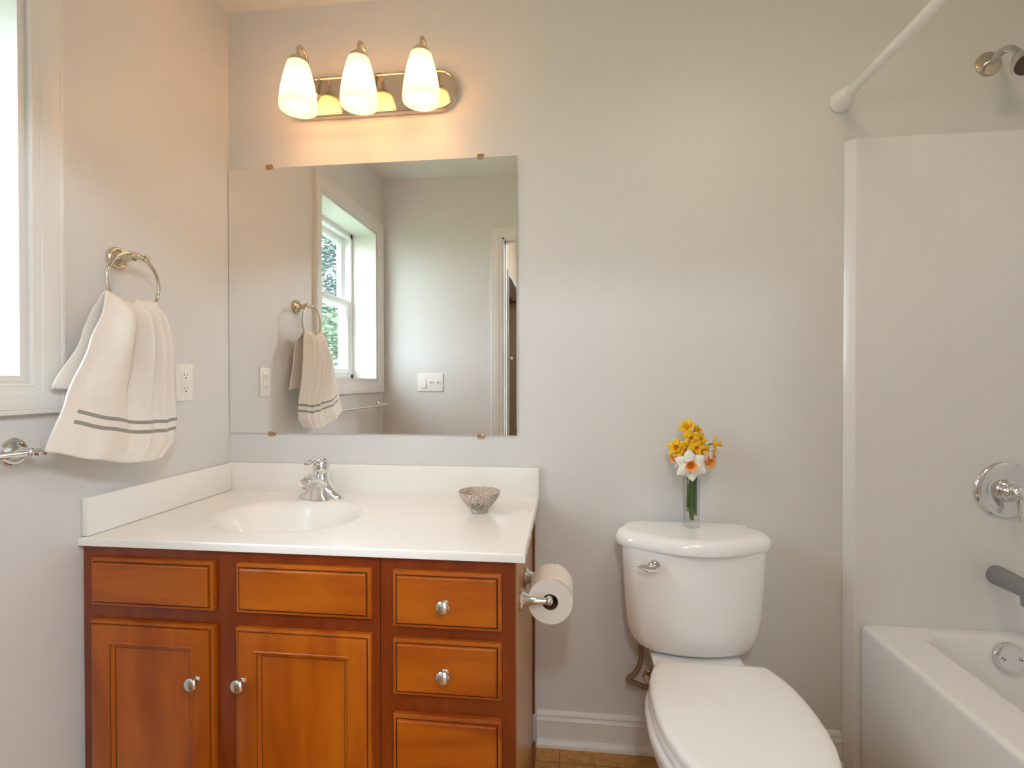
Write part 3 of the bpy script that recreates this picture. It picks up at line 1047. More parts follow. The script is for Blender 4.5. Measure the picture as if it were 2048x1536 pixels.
for dz in (0.021, -0.021):
    for ya, yb, h in ((-0.0072, -0.0056, 0.007), (0.0056, 0.0072, 0.006)):
        bm = B(); box(bm, 0.0074, 0.0081, OY + ya, OY + yb, OZ + dz - 0.001, OZ + dz + h)
        mk('slot', bm, 'slot_dark', rc)
    bm = B(); lathe(bm, [(0.0023, 0), (0.0023, 0.0007)], (0.0074, OY, OZ + dz - 0.0065), (1, 0, 0), 12)
    mk('slot', bm, 'slot_dark', rc)
for za in (0.0012, -0.0052):
    bm = B(); box(bm, 0.0074, 0.0088, OY - 0.006, OY + 0.006, OZ + za, OZ + za + 0.004, 0.0004)
    mk('button', bm, 'plastic_white', rc)

SX, SZ = 0.3155, 1.1815
sw = thing('light_switch', 'white three-gang switch plate on the rear wall, seen in the mirror', 'light switch', (SX, YR, SZ))
bm = B()
loft(bm, [[(SX - w, y, SZ - h), (SX + w, y, SZ - h), (SX + w, y, SZ + h), (SX - w, y, SZ + h)] for y, w, h in ((YR + 0.0003, 0.0835, 0.0590), (YR + 0.002, 0.0835, 0.0590), (YR + 0.0055, 0.0805, 0.056), (YR + 0.006, 0.078, 0.0535))])
mk('face_plate', bm, 'plastic_white', sw)
bm = B()
loft(bm, [[(SX - 0.046 - 0.0165, YR + a, SZ - 0.0335), (SX - 0.046 + 0.0165, YR + a, SZ - 0.0335), (SX - 0.046 + 0.0165, YR + c, SZ + 0.0335), (SX - 0.046 - 0.0165, YR + c, SZ + 0.0335)]
          for a, c in ((0.004, 0.004), (0.0125, 0.0075))])
mk('rocker', bm, 'plastic_white', sw)
for dx in (0.0, 0.046):
    bm = B()
    box(bm, SX + dx - 0.0055, SX + dx + 0.0055, YR + 0.005, YR + 0.0068, SZ - 0.012, SZ + 0.012, 0.0004)
    t = B(); box(t, -0.004, 0.004, 0.0, 0.016, -0.0045, 0.0045, 0.001)
    merge(bm, t, Matrix.Translation((SX + dx, YR + 0.005, SZ)) @ Matrix.Rotation(0.45, 4, 'X'))
    mk('toggle', bm, 'plastic_white', sw)

# ------------------------------------------------------------------ paper holder and roll
PZ, PX = 0.6755, 1.1430
ph = thing('toilet_paper_holder', 'chrome two-post paper holder on the side of the drawer cabinet', 'toilet paper holder', (1.0715, -0.402, PZ))
for yy, s in ((-0.470, 1), (-0.334, -1)):
    bm = B()
    lathe(bm, [(0.0250, 0.0), (0.0262, 0.002), (0.0262, 0.006), (0.0235, 0.0085), (0.0200, 0.0085), (0.0165, 0.015), (0.0115, 0.028), (0.0082, 0.046), (0.0074, 0.062)],
          (1.0716, yy, PZ), (1, 0, 0), 32)
    po = mk('post', bm, 'chrome', ph)
    bm = B()
    sphere(bm, (PX - 0.002, yy, PZ), 0.0098, 20)
    lathe(bm, [(0.0065, 0.006), (0.0080, 0.009), (0.0080, 0.013), (0.006, 0.016)], (PX - 0.002, yy, PZ), (0, s, 0), 20)
    mk('knuckle', bm, 'chrome', po)
bm = B(); lathe(bm, [(0.006, 0.0), (0.0075, 0.004), (0.0075, 0.098), (0.006, 0.102)], (PX, -0.453, PZ), (0, 1, 0), 24)
mk('roller', bm, 'chrome', ph)
rl = thing('toilet_paper_roll', 'white roll of toilet paper on the chrome holder', 'toilet paper', (PX, -0.40, 0.665))
RCZ, RR, RH = PZ - 0.0095, 0.0545, 0.0195
bm = B()
lathe(bm, [(RH, 0.0), (RR - 0.002, 0.0), (RR, 0.002), (RR, 0.102), (RR - 0.002, 0.104), (RH, 0.104), (RH, 0.0)], (PX, -0.455, RCZ), (0, 1, 0), 64, False, False)
# loose outer sheet
tp = [(PX + (RR + 0.0008 + 0.0012 * max(0, a - 0.2)) * cos(a), RCZ + (RR + 0.0008 + 0.0012 * max(0, a - 0.2)) * sin(a)) for a in [0.25 + k * 0.1 for k in range(12)]]
vv = [[bm.verts.new((x, y, z)) for x, z in tp] for y in (-0.4545, -0.3515)]
for k in range(len(tp) - 1):
    bm.faces.new((vv[0][k], vv[0][k + 1], vv[1][k + 1], vv[1][k]))
mk('paper', bm, 'paper', rl, sharp=40)
bm = B()
lathe(bm, [(RH, 0.001), (RH - 0.0012, 0.001), (RH - 0.0012, 0.103), (RH, 0.103)], (PX, -0.455, RCZ), (0, 1, 0), 40, False, False)
mk('cardboard_core', bm, 'cardboard', rl)

# ------------------------------------------------------------------ toilet
TX = 1.5535
toi = thing('toilet', 'white two-piece toilet with its lid closed beside the bathtub', 'toilet', (TX, -0.38, 0))


def dshape(cx, wb, wf, yb, yf, bow, rc, rb, z, n=8):
    """plan of the tank: back width wb, front width wf, bowed front"""
    pts = []
    # back-right, back-left, front-left, front-right (counter-clockwise seen from above)
    def arc(px, py, r, a0, a1):
        for k in range(n + 1):
            a = a0 + (a1 - a0) * k / n
            pts.append((px + r * cos(a), py + r * sin(a), z))
    arc(cx + wb - rb, yb - rb, rb, 0, PI / 2)
    arc(cx - wb + rb, yb - rb, rb, PI / 2, PI)
    arc(cx - wf + rc, yf + bow + rc, rc, PI, PI * 1.42)
    m = 10
    x0, x1 = pts[-1][0], cx + wf - rc + rc * cos(PI * 1.58)
    y0 = pts[-1][1]
    for k in range(1, m):
        s = k / m
        pts.append((x0 + (x1 - x0) * s, y0 - (y0 - yf) * (1 - (2 * s - 1) ** 2), z))
    arc(cx + wf - rc, yf + bow + rc, rc, PI * 1.58, 2 * PI)
    return pts


bm = B()
rings = []
for z, w, yf, bow, rc in ((0.393, 0.105, -0.130, 0.010, 0.035), (0.395, 0.128, -0.152, 0.014, 0.042), (0.402, 0.150, -0.172, 0.018, 0.050), (0.415, 0.167, -0.185, 0.022, 0.055),
                          (0.436, 0.181, -0.193, 0.025, 0.060), (0.465, 0.190, -0.197, 0.027, 0.060), (0.52, 0.196, -0.201, 0.030, 0.060),
                          (0.60, 0.2015, -0.207, 0.032, 0.060), (0.70, 0.2060, -0.212, 0.034, 0.060), (0.708, 0.2060, -0.212, 0.034, 0.060)):
    rings.append(dshape(TX, w * 0.95, w, -0.020, yf, bow, rc, 0.03, z))
loft(bm, rings)
mk('tank', bm, 'porcelain', toi, sharp=60)
bm = B()
rings = []
for z, d, in ((0.7085, 0.004), (0.7090, 0.0005), (0.714, -0.001), (0.722, -0.001), (0.731, 0.001), (0.738, 0.005), (0.744, 0.012), (0.7475, 0.022), (0.7485, 0.034)):
    rings.append(dshape(TX, 0.200 - d, 0.2235 - d, -0.012 - d * 0.4, -0.2285 + d, 0.050, 0.078 - d * 0.5, 0.035, z))
loft(bm, rings)
mk('tank_lid', bm, 'porcelain', toi, sharp=60)
# flush lever
bm = B()
lathe(bm, [(0.0160, 0.0), (0.0165, 0.003), (0.0165, 0.007), (0.0140, 0.0100), (0.0085, 0.0115), (0.0085, 0.015), (0.005, 0.017)], (1.4290, -0.1975, 0.671), (-0.12, -1, 0), 28)
tube(bm, [(1.429, -0.213, 0.669), (1.412, -0.217, 0.6685), (1.396, -0.221, 0.673), (1.380, -0.225, 0.6765)], [0.0150, 0.0110, 0.0078, 0.0040], 14, 8, True, (1.0, 0.6), (0, 0, 1))
mk('flush_lever', bm, 'chrome', toi)
# seat outline measured on the lid: (y, half width)
SX0 = 1.5705
OUT = [(-0.243, 0.139), (-0.262, 0.152), (-0.30, 0.1675), (-0.34, 0.1780), (-0.39, 0.1835), (-0.44, 0.1845), (-0.49, 0.1820), (-0.54, 0.1745), (-0.59, 0.1590),
       (-0.635, 0.1350), (-0.670, 0.1050), (-0.695, 0.0700), (-0.708, 0.0350), (-0.712, 0.0)]


def seat_ring(s, z, off=0.0, back=0.0):
    pts = []
    L = [(y, w) for y, w in OUT]
    cy = -0.46
    r = [(SX0 + (w + off) * s, cy + (y - cy) * s - (off if y < -0.6 else 0) + (off if y > -0.25 else 0) + (back if y > -0.25 else 0), z) for y, w in L]
    lft = [(2 * SX0 - x, y, zz) for x, y, zz in reversed(L and r[:-1])]
    P = r + lft
    # resample: smooth everything but the back edge
    return P


bm = B()
loft(bm, [seat_ring(1, 0.408, -0.003), seat_ring(1, 0.410, 0.0), seat_ring(1, 0.420, 0.0), seat_ring(1, 0.4255, -0.002), seat_ring(1, 0.4290, -0.007), seat_ring(1, 0.4310, -0.020), seat_ring(0.6, 0.4330)])
mk('seat_lid', bm, 'seat_plastic', toi, sharp=40)
bm = B()
loft(bm, [seat_ring(1, 0.385, 0.000), seat_ring(1, 0.388, 0.003), seat_ring(1, 0.398, 0.003), seat_ring(1, 0.4045, 0.000), seat_ring(0.7, 0.4050)])
mk('seat', bm, 'seat_plastic', toi, sharp=40)
bm = B()
for dx in (-0.075, 0.075):
    lathe(bm, [(0.014, 0), (0.014, 0.020), (0.011, 0.026), (0.001, 0.027)], (SX0 + dx, -0.224, 0.383), (0, 0, 1), 20)
tube(bm, [(SX0 - 0.125, -0.236, 0.408), (SX0 + 0.125, -0.236, 0.408)], 0.009, 14, 1)
mk('seat_hinge', bm, 'seat_plastic', toi)


def egg(cx, hw, yb, yf, z, n=44, ycen=None):
    pts = []
    yc = ycen if ycen is not None else yb + (yf - yb) * 0.40
    for k in range(n):
        a = 2 * PI * k / n
        c, s = cos(a), sin(a)
        yy = yc + (s * (yb - yc) if s > 0 else -s * (yf - yc))
        p = 2.6 if s > 0 else 2.0
        xx = math.copysign(abs(c) ** (2 / p), c) * hw
        if s > 0:
            yy = yc + (abs(s) ** (2 / p)) * (yb - yc)
        pts.append((cx + xx, yy, z))
    return pts


bm = B()
loft(bm, [egg(SX0 - 0.004, hw, yb, yf, z, 44, yc) for hw, yb, yf, z, yc in (
    (0.112, -0.135, -0.560, 0.0, -0.36), (0.114, -0.132, -0.563, 0.012, -0.36), (0.106, -0.140, -0.550, 0.045, -0.36), (0.103, -0.145, -0.545, 0.11, -0.37), (0.116, -0.150, -0.575, 0.17, -0.39),
    (0.143, -0.165, -0.622, 0.225, -0.42), (0.171, -0.185, -0.668, 0.285, -0.43), (0.187, -0.200, -0.698, 0.335, -0.44), (0.193, -0.205, -0.712, 0.365, -0.44), (0.1925, -0.206, -0.713, 0.378, -0.44), (0.186, -0.210, -0.706, 0.3835, -0.44))])
# deck under the tank
loft(bm, [rrect(TX - w, TX + w, -0.33, yb, 0.035, z) for w, yb, z in ((0.085, -0.10, 0.20), (0.100, -0.06, 0.28), (0.120, -0.04, 0.35), (0.128, -0.035, 0.375), (0.126, -0.037, 0.3925))])
mk('bowl', bm, 'porcelain', toi, sharp=60)

# ------------------------------------------------------------------ shut-off valve and hose
sv = thing('shutoff_valve', 'small supply valve and braided hose low on the wall behind the toilet', 'valve', (1.452, 0, 0.225))
bm = B(); lathe(bm, [(0.027, 0.0), (0.027, 0.002), (0.022, 0.008), (0.010, 0.010)], (1.452, -0.0005, 0.238), (0, -1, 0), 28)
mk('escutcheon', bm, 'nickel', sv)
bm = B()
tube(bm, [(1.452, -0.008, 0.238), (1.452, -0.055, 0.238)], 0.008, 16, 1)
lathe(bm, [(0.011, -0.015), (0.012, -0.012), (0.012, 0.012), (0.010, 0.016)], (1.452, -0.055, 0.238), (1, 0, 0), 18)
mk('valve_body', bm, 'brass', sv)
bm = B(); lathe(bm, [(0.006, 0.0), (0.006, 0.012), (0.016, 0.014), (0.017, 0.020), (0.012, 0.025), (0.001, 0.026)], (1.452, -0.066, 0.238), (0, -1, 0), 20, True, True)
mk('valve_handle', bm, 'nickel', sv)
bm = B()
tube(bm, [(1.440, -0.055, 0.236), (1.420, -0.058, 0.240), (1.395, -0.060, 0.250), (1.377, -0.060, 0.256), (1.374, -0.060, 0.264), (1.392, -0.061, 0.281), (1.406, -0.062, 0.306), (1.4115, -0.064, 0.335),
          (1.411, -0.068, 0.365), (1.413, -0.075, 0.400), (1.420, -0.085, 0.412)], 0.0080, 14, 8)
mk('supply_hose', bm, 'braided_hose', sv)
bm = B(); lathe(bm, [(0.0125, 0.0), (0.0135, 0.003), (0.0115, 0.024), (0.0125, 0.030)], (1.4125, -0.072, 0.382), (0.1, -0.2, 1), 12)
mk('coupling_nut', bm, 'braided_hose', sv)

# ------------------------------------------------------------------ vase and daffodils
VX, VY, VZ = 1.5605, -0.072, 0.7490
vs_ = thing('glass_vase', 'slim clear cylindrical glass vase on the toilet tank lid', 'vase', (VX, VY, VZ))
bm = B()
lathe(bm, [(0.0215, 0.0), (0.0232, 0.0012), (0.0236, 0.004), (0.0240, 0.10), (0.0243, 0.1495), (0.0238, 0.1502), (0.0231, 0.1495), (0.0226, 0.10), (0.0220, 0.022), (0.0205, 0.0185), (0.0005, 0.0178)],
      (VX, VY, VZ), (0, 0, 1), 48)
mk('vase_glass', bm, 'thin_glass', vs_, sharp=60)


def petal_mesh(bm, c, d, n, length, width, cup, twist=0.0, tip=0.35):
    d, a, b_ = frame_for(d)
    for k in range(n):
        ang = 2 * PI * k / n + twist
        e = a * cos(ang) + b_ * sin(ang)
        s = d.cross(e)
        rows = []
        for t, w in ((0.06, 0.35), (0.22, 0.80), (0.42, 1.0), (0.62, 0.88), (0.80, 0.56), (0.93, 0.22), (1.0, 0.03)):
            mid = c + e * (length * t) + d * (cup * length * (t * t * 0.9 - 0.15) + (0.0016 if k % 2 else 0))
            hw = width * 0.5 * w
            rows.append([mid - s * hw + d * (0.12 * hw), mid - d * 0.0006, mid + s * hw + d * (0.12 * hw)])
        vr = [[bm.verts.new(p) for p in r] for r in rows]
        for q in range(len(vr) - 1):
            for w in range(2):
                bm.faces.new((vr[q][w], vr[q][w + 1], vr[q + 1][w + 1], vr[q + 1][w]))


random.seed(5)


def daffodil(label, pos, face, size, cup, kind, base, cor_len=0.6, cor_rad=0.27, group=None, mid=None):
    c = Vector(pos)
    d = Vector(face).normalized()
    t = thing('daffodil', label, 'flower', pos, group)
    L = size * (0.5 if kind == 'white' else 0.59)
    bm = B()
    petal_mesh(bm, c, d, 6, L, L * (0.74 if kind == 'white' else 0.66), cup, random.uniform(0, 1))
    mk('petals', bm, 'petal_white' if kind == 'white' else 'petal_yellow', t, sharp=60, solid=0.0006)
    bm = B()
    R, Ln = L * cor_rad, L * cor_len
    nn = 30
    fd, fa, fb = frame_for(d)
    rings = []
    for r, h in ((0.30, -0.05), (0.62, 0.10), (0.78, 0.35), (0.86, 0.65), (1.0, 0.88), (1.28, 1.0), (1.20, 0.985), (0.92, 0.86), (0.76, 0.62), (0.66, 0.35), (0.45, 0.12), (0.02, 0.06)):
        ruf = 0.10 if r >= 1.0 else 0.0
        rings.append([c + fd * (h * Ln) + (fa * cos(2 * PI * k / nn) + fb * sin(2 * PI * k / nn)) * R * r * (1 + ruf * sin(2 * PI * k * 6 / nn)) for k in range(nn)])
    loft(bm, rings)
    co = mk('corona', bm, 'corona_orange' if kind == 'white' else 'corona_yellow', t, sharp=60)
    bm = B()
    for q in range(5):
        a = 2 * PI * q / 5
        p = c + (fa * cos(a) + fb * sin(a)) * R * 0.22
        tube(bm, [p, p + fd * Ln * 0.72], R * 0.09, 6, 1)
    mk('stamens', bm, 'corona_yellow', co)
    bm = B()
    bx, by, bz = base
    neck = c - d * (L * 0.55)
    P = [Vector((VX + bx, VY + by, VZ + bz))]
    # pass through the mouth of the vase, then up and over to the flower's back
    mx_, my_ = mid if mid else (max(-0.013, min(0.013, (c.x - VX) * 0.35)), max(-0.013, min(0.013, (c.y - VY) * 0.35)))
    P.append(Vector((VX + (bx * 0.45 + mx_ * 0.55), VY + (by * 0.45 + my_ * 0.55), VZ + 0.085)))
    P.append(Vector((VX + mx_, VY + my_, VZ + 0.150)))
    top_ = neck.lerp(P[-1], 0.35) + Vector((0, 0, 0.010))
    P += [top_, neck, c - d * 0.001]
    tube(bm, P, [0.0023, 0.0022, 0.0022, 0.0020, 0.0018, 0.0024], 10, 8)
    mk('stem', bm, 'stem_green', t, sharp=80)
    return t


GY, GW = 'yellow daffodils in the vase', 'white daffodils in the vase'
daffodil('topmost yellow daffodil of the bunch, turned up to the left', (1.5475, -0.075, 1.0510), (-0.55, -0.55, 0.60), 0.050, 0.45, 'yellow', (-0.010, 0.004, 0.045), group=GY)
daffodil('small yellow daffodil just right of the topmost bloom', (1.5770, -0.060, 1.0410), (0.60, -0.45, 0.55), 0.036, 0.75, 'yellow', (0.008, 0.008, 0.030), group=GY)
daffodil('yellow daffodil facing forward, straight below the topmost bloom', (1.5530, -0.098, 1.0230), (-0.15, -0.95, -0.10), 0.046, 0.25, 'yellow', (-0.004, -0.010, 0.022), group=GY)
daffodil('yellow daffodil right of centre, under the two top blooms', (1.5760, -0.092, 1.0170), (0.35, -0.9, 0.05), 0.044, 0.30, 'yellow', (0.012, 0.002, 0.036), group=GY)
daffodil('leftmost yellow daffodil, wide open towards the room', (1.5150, -0.088, 0.9905), (-0.35, -0.92, 0.10), 0.056, 0.12, 'yellow', (-0.013, -0.004, 0.060), group=GY)
daffodil('yellow daffodil low and left of centre, above the white bloom', (1.5370, -0.096, 0.9880), (0.05, -0.95, -0.15), 0.046, 0.30, 'yellow', (-0.002, 0.010, 0.024), group=GY)
daffodil('yellow daffodil at the middle of the bunch, facing forward', (1.5640, -0.106, 0.9930), (0.10, -0.98, 0.05), 0.048, 0.15, 'yellow', (0.004, -0.006, 0.022), group=GY)
daffodil('yellow daffodil right of the middle, above an orange cup', (1.5860, -0.092, 0.9860), (0.35, -0.90, -0.10), 0.046, 0.25, 'yellow', (0.012, -0.008, 0.050), group=GY)
daffodil('yellow daffodil sticking out sideways at far right on its own stem', (1.6250, -0.075, 1.0010), (0.92, -0.35, 0.12), 0.046, 0.55, 'yellow', (-0.012, 0.010, 0.058), cor_len=0.8, group=GY)
daffodil('large white daffodil with an orange cup at the front of the bunch', (1.5480, -0.112, 0.9430), (-0.12, -0.97, 0.02), 0.098, 0.02, 'white', (0.000, -0.012, 0.024), cor_len=0.50, cor_rad=0.26, group=GW)
daffodil('white daffodil with an orange cup right of the large front bloom', (1.5985, -0.090, 0.9520), (0.45, -0.82, -0.10), 0.075, 0.05, 'white', (0.014, 0.000, 0.034), cor_len=0.6, cor_rad=0.34, group=GW)
daffodil('white daffodil at far right with its orange cup seen from the side', (1.6120, -0.070, 0.9680), (0.88, -0.25, 0.20), 0.062, 0.0, 'white', (0.010, 0.012, 0.040), cor_len=0.6, cor_rad=0.36, group=GW)
daffodil('white daffodil at far left with a pinkish-orange cup turned away', (1.5160, -0.078, 0.9560), (-0.90, -0.25, 0.05), 0.058, 0.10, 'white', (-0.008, 0.012, 0.064), cor_len=0.6, cor_rad=0.34, group=GW)

# ------------------------------------------------------------------ bathtub and surround
TBX, TBZ = 2.0715, 0.453
tub = thing('bathtub', 'white bathtub along the right wall with a flat apron', 'bathtub', (2.45, -0.75, 0))
x0, x1, y0, y1 = TBX, RX - 0.004, YR + 0.004, -0.0255
bm = B()
rings = [rrect(x0, x1, y0, y1, 0.006, 0.0, 8), rrect(x0, x1, y0, y1, 0.006, TBZ - 0.016, 8), rrect(x0 + 0.0015, x1, y0, y1, 0.007, TBZ - 0.009, 8), rrect(x0 + 0.005, x1, y0, y1, 0.008, TBZ - 0.003, 8), rrect(x0 + 0.012, x1 - 0.004, y0 + 0.004, y1 - 0.002, 0.012, TBZ, 8), rrect(x0 + 0.014, x1 - 0.005, y0 + 0.005, y1 - 0.003, 0.014, TBZ, 8)]
ix0, ix1, iy0, iy1 = 2.203, 2.775, -1.40, -0.058
rr = (0.14, 0.075, 0.14, 0.14)
for d, z in ((-0.012, 0.0), (-0.010, 0.0), (0.0, -0.002), (0.006, -0.008), (0.010, -0.020), (0.018, -0.08), (0.030, -0.17), (0.045, -0.26), (0.065, -0.315), (0.10, -0.345), (0.16, -0.355)):
    q = tuple(max(0.02, r - d * 0.3) for r in rr)
    rings.append(rrect(ix0 + d, ix1 - d, iy0 + d * 1.8, iy1 - d, q, TBZ + z, 8))
loft(bm, rings, True, True)
mk('tub_shell', bm, 'acrylic', tub, sharp=50)
OVX, OVZ = 2.4390, 0.4010
bm = B()
lathe(bm, [(0.0425, 0.0), (0.0430, 0.003), (0.0405, 0.009), (0.0340, 0.0125), (0.0320, 0.0125), (0.001, 0.0135)], (OVX, -0.0745, OVZ), (0, -1, 0.16), 44)
ovp = mk('overflow_plate', bm, 'chrome', tub)
for dx in (-0.022, 0.022):
    bm = B()
    lathe(bm, [(0.0050, 0.0), (0.0055, 0.001), (0.0048, 0.0025), (0.0024, 0.0025), (0.0022, 0.0010), (0.0004, 0.0010)], (OVX + dx, -0.0878, OVZ + 0.001), (0, -1, 0.16), 18, True, True, lambda i: 1 if i >= 3 else 0)
    mk('screw', bm, ['chrome', 'slot_dark'], ovp)

sur = thing('shower_surround', 'off-white glossy wall surround above the bathtub', 'shower surround', (2.45, -0.02, TBZ))
bm = B()
SZ1 = 1.926
prof = [(2.0290, -0.0008), (2.0294, -0.0030), (2.0502, -0.0232), (2.0516, -0.0242), (2.0535, -0.0247), (2.062, -0.0247), (RX - 0.004, -0.0247), (RX - 0.004, -0.0008)]
loft(bm, [[(x, y, 0.0) for x, y in prof], [(x, y, SZ1) for x, y in prof]])
box(bm, RX - 0.024, RX - 0.002, YR + 0.004, -0.024, TBZ + 0.0005, SZ1, 0.003)
mk('wall_panel', bm, 'fiberglass', sur, sharp=15)

# ------------------------------------------------------------------ tub spout, valve, shower head, curtain rod
SPX, SPZ = 2.4420, 0.6200
ts = thing('tub_spout', 'grey metal tub spout above the bathtub rim', 'tub spout', (SPX, -0.024, SPZ))
bm = B()
tube(bm, [(SPX, -0.0250, SPZ), (SPX, -0.040, SPZ), (SPX, -0.085, SPZ - 0.001), (SPX, -0.125, SPZ - 0.004), (SPX, -0.150, SPZ - 0.012), (SPX, -0.158, SPZ - 0.020)],
     [0.0280, 0.0285, 0.0265, 0.0245, 0.021, 0.014], 32, 8, True, (0.94, 1.0), (1, 0, 0))
lathe(bm, [(0.0160, 0.0), (0.0170, 0.004), (0.0185, 0.030)], (SPX, -0.133, SPZ - 0.047), (0, 0, 1), 28)
mk('spout_body', bm, 'gray_metal', ts, sharp=60)

VVX, VVZ = 2.4640, 0.8720
sv2 = thing('shower_valve', 'round chrome shower valve with a drooping lever on the surround', 'shower valve', (VVX, -0.024, VVZ))
bm = B()
lathe(bm, [(0.0815, 0.0), (0.0835, 0.002), (0.0830, 0.006), (0.0785, 0.0105), (0.070, 0.0125), (0.060, 0.0125), (0.0560, 0.0140), (0.046, 0.0145), (0.040, 0.0145)], (VVX, -0.0248, VVZ), (0, -1, 0), 64)
esc = mk('escutcheon', bm, 'chrome', sv2, sharp=40)
bm = B()
lathe(bm, [(0.0345, 0.0), (0.0345, 0.006), (0.0330, 0.008), (0.0300, 0.0085), (0.0300, 0.0115), (0.0315, 0.0120), (0.0310, 0.017), (0.0285, 0.019)], (VVX, -0.0385, VVZ), (0, -1, 0), 40)
mk('collar', bm, 'chrome', sv2, sharp=40)
bm = B()
lathe(bm, [(0.0255, 0.0), (0.0260, 0.003), (0.0240, 0.009), (0.0180, 0.014), (0.0090, 0.017), (0.0008, 0.018)], (VVX - 0.002, -0.0570, VVZ), (0, -1, 0), 32)
tube(bm, [(VVX - 0.004, -0.058, VVZ + 0.012), (VVX - 0.002, -0.074, VVZ + 0.010), (VVX + 0.001, -0.083, VVZ - 0.010), (VVX + 0.003, -0.082, VVZ - 0.036), (VVX + 0.006, -0.078, VVZ - 0.062), (VVX + 0.008, -0.078, VVZ - 0.084)],
     [0.014, 0.0195, 0.0195, 0.0150, 0.0110, 0.0070], 22, 8, True, (1.0, 0.60), (1, 0, 0))
mk('lever_handle', bm, 'chrome', sv2, sharp=60)
fc = bpy.data.curves.new('brand_lettering', 'FONT')
fc.body = 'KOHLER'
fc.size = 0.0058
fc.align_x = 'CENTER'
fc.extrude = 0.0001
fc.materials.append(MATS['engraved_text'])
_tmp = bpy.data.objects.new('tmp_text', fc)
COL.objects.link(_tmp)
bpy.context.view_layer.update()
_me = bpy.data.meshes.new_from_object(_tmp.evaluated_get(bpy.context.evaluated_depsgraph_get()))
bpy.data.objects.remove(_tmp, do_unlink=True)
fo = bpy.data.objects.new('lettering', _me)
COL.objects.link(fo)
fo.parent = esc
fo.location = Vector((VVX - 0.010, -0.0370, VVZ - 0.0655)) - ORG[esc.name]
fo.rotation_euler = (PI / 2, 0, 0)

SHX, SHZ = 2.4310, 2.1370
sh = thing('shower_fixture', 'small brushed shower head on a bent arm high above the tub', 'shower head', (SHX, 0, SHZ))
bm = B(); lathe(bm, [(0.0350, 0.0), (0.0355, 0.002), (0.0335, 0.006), (0.024, 0.010), (0.013, 0.012)], (SHX, -0.0006, SHZ), (0, -1, 0), 40)
mk('flange', bm, 'nickel', sh)
bm = B()
tube(bm, [(SHX, -0.005, SHZ), (SHX, -0.036, SHZ + 0.006), (SHX - 0.001, -0.068, SHZ + 0.002), (SHX - 0.003, -0.094, SHZ - 0.020), (SHX - 0.005, -0.110, SHZ - 0.046)], 0.0105, 20, 8)
mk('shower_arm', bm, 'satin_steel', sh)
hd = Vector((-0.10, -0.66, -0.75)).normalized()
hb = Vector((SHX - 0.0050, -0.108, SHZ - 0.043))
bm = B()
lathe(bm, [(0.0125, 0.0), (0.0160, 0.003), (0.0160, 0.012), (0.0200, 0.016), (0.0280, 0.030), (0.0335, 0.046), (0.0345, 0.056), (0.0335, 0.060), (0.0300, 0.0595)], hb, hd, 40)
hdm = mk('head_body', bm, 'satin_steel', sh, sharp=40)
bm = B(); lathe(bm, [(0.0298, 0.058), (0.0298, 0.0605), (0.0005, 0.0615)], hb, hd, 36)
hf = mk('spray_face', bm, 'nozzle_face', hdm)
bm = B()
_, ha, hbv = frame_for(hd)
for rr_, cnt in ((0.008, 6), (0.016, 12), (0.024, 18)):
    for k in range(cnt):
        a = 2 * PI * k / cnt
        lathe(bm, [(0.0016, 0.0), (0.0014, 0.003)], hb + hd * 0.0608 + (ha * cos(a) + hbv * sin(a)) * rr_, hd, 8)
mk('nozzles', bm, 'rubber', hf)

CRX, CRZ = 2.0180, 2.0505
rod = thing('shower_rod', 'white shower curtain rod spanning above the bathtub edge', 'shower rod', (CRX, -0.75, CRZ))
bm = B(); tube(bm, [(CRX, -0.045, CRZ), (CRX, YR + 0.045, CRZ)], 0.0140, 28, 1)
mk('rod', bm, 'enamel_white', rod)
for yy, s in ((-0.0008, -1), (YR + 0.0008, 1)):
    bm = B()
    lathe(bm, [(0.0335, 0.0), (0.0345, 0.003), (0.0330, 0.011), (0.0275, 0.028), (0.0225, 0.045), (0.0205, 0.055), (0.0185, 0.056), (0.0148, 0.054)], (CRX, yy, CRZ), (0, s, 0), 40, True, True)
    mk('end_flange', bm, 'enamel_white', rod, sharp=50)

# ------------------------------------------------------------------ fill domes added on the hall ceiling, unseen behind the camera
for hx, hr, hlab in ((1.25, 0.095, 'smallest added fill dome on the hall ceiling, straight behind the camera'), (2.10, 0.17, 'larger added fill dome at the middle of the hall ceiling'),
                    (2.95, 0.17, 'larger added fill dome at the far end of the hall ceiling')):
    hl = thing('hall_fill_dome', hlab, 'fill light', (hx, -2.6, H), 'added hall fill domes')
    k = hr / 0.17
    bm = B(); lathe(bm, [(0.17 * k, -0.0005), (0.175 * k, -0.01), (0.17 * k, -0.03)], (hx, -2.6, H), (0, 0, 1), 40)
    mk('canopy', bm, 'nickel', hl)
    bm = B(); lathe(bm, [(0.165 * k, -0.031), (0.150 * k, -0.06), (0.11 * k, -0.09), (0.05 * k, -0.105), (0.001, -0.108)], (hx, -2.6, H), (0, 0, 1), 40)
    mk('dome', bm, 'hall_fill_glow', hl)

bx_, by_ = 1.85, -1.16  # unseen fill dome, added to brighten the upper walls
bl = thing('bath_fill_dome', 'added fill dome on the bathroom ceiling, out of view, above the toilet front', 'fill light', (bx_, by_, H))
bm = B(); lathe(bm, [(0.205, -0.0005), (0.21, -0.01), (0.205, -0.022)], (bx_, by_, H), (0, 0, 1), 40)
mk('canopy', bm, 'enamel_white', bl)
bm = B(); lathe(bm, [(0.200, -0.0225), (0.184, -0.050), (0.136, -0.075), (0.064, -0.088), (0.001, -0.090)], (bx_, by_, H), (0, 0, 1), 40)
mk('dome', bm, 'bath_fill_glow', bl)

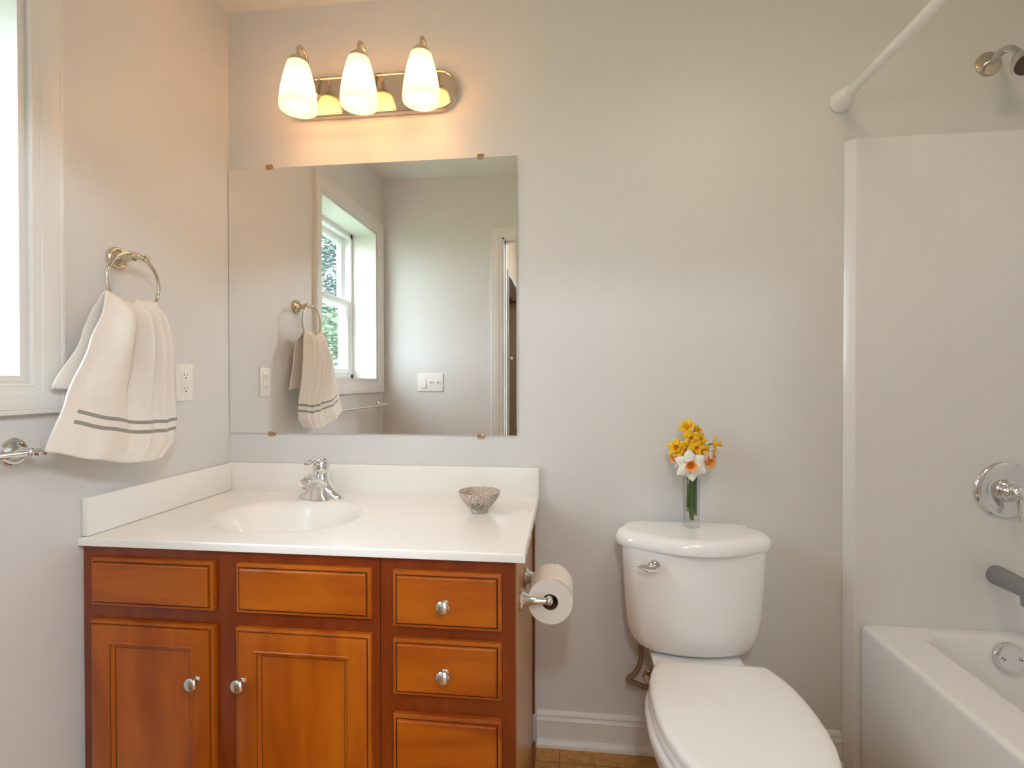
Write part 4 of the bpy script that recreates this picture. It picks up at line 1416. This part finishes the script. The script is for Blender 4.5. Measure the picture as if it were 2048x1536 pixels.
# ------------------------------------------------------------------ outdoors: lawn and trees beyond the window
bm = B(); box(bm, -45, -WT - 0.3, -60, 30, -3.4, -3.2)
struct(mk('ground', bm, 'lawn_green'), 'lawn outside, below the window', 'lawn')
random.seed(11)


def tree(label, x, y, h, crown, leaf, cnt, sz, cat='tree'):
    t = thing('garden_tree', label, cat, (x, y, -3.2))
    bm = B()
    tube(bm, [(x, y, -3.2), (x + 0.1, y, -3.2 + h * 0.4), (x - 0.05, y + 0.1, -3.2 + h * 0.75), (x, y, -3.2 + h)], [0.16, 0.13, 0.08, 0.02], 10, 5)
    for k in range(14):
        a = random.uniform(0, 2 * PI); zz = -3.2 + h * random.uniform(0.25, 0.9)
        r = crown * random.uniform(0.5, 0.9)
        tube(bm, [(x, y, zz), (x + cos(a) * r * 0.5, y + sin(a) * r * 0.5, zz + 0.25), (x + cos(a) * r, y + sin(a) * r, zz + 0.35)], [0.045, 0.025, 0.008], 6, 3)
    mk('trunk', bm, 'bark', t)
    bm = B()
    blobs = []
    for k in range(34):
        a = random.uniform(0, 2 * PI); f = random.uniform(0.18, 1.0)
        r = crown * (1.05 - 0.55 * f) * math.sqrt(random.random())
        blobs.append((x + cos(a) * r, y + sin(a) * r, -3.2 + h * f, crown * random.uniform(0.22, 0.40)))
    for k in range(cnt):
        bx, by, bz, br_ = random.choice(blobs)
        v = Vector((random.gauss(0, 1), random.gauss(0, 1), random.gauss(0, 0.8)))
        v = v.normalized() * br_ * random.uniform(0.3, 1.0)
        c = Vector((bx, by, bz)) + v
        d, a, b_ = frame_for((random.gauss(0, 1), random.gauss(0, 1), random.gauss(0.6, 1)))
        L_ = sz * random.uniform(0.7, 1.4); w_ = sz * random.uniform(0.35, 0.6)
        p = [c - a * L_, c + b_ * w_ + d * w_ * 0.3, c + a * L_, c - b_ * w_ + d * w_ * 0.3]
        bm.faces.new([bm.verts.new(q) for q in p])
    mk('foliage', bm, leaf, t, smooth=False)


tree('leafy tree outside, low and right in the window reflection', -4.6, -10.6, 5.9, 2.1, 'leaf', 9000, 0.085)
tree('tall dark needle tree outside, behind the leafy ones', -8.6, -16.5, 11.0, 3.0, 'needle', 9000, 0.105)
tree('leafy tree outside, nearest the window', -2.6, -6.6, 4.9, 1.35, 'leaf', 6500, 0.060)
tree('dark needle tree outside at the left of the window reflection', -3.4, -15.0, 9.6, 2.2, 'needle', 7000, 0.095)
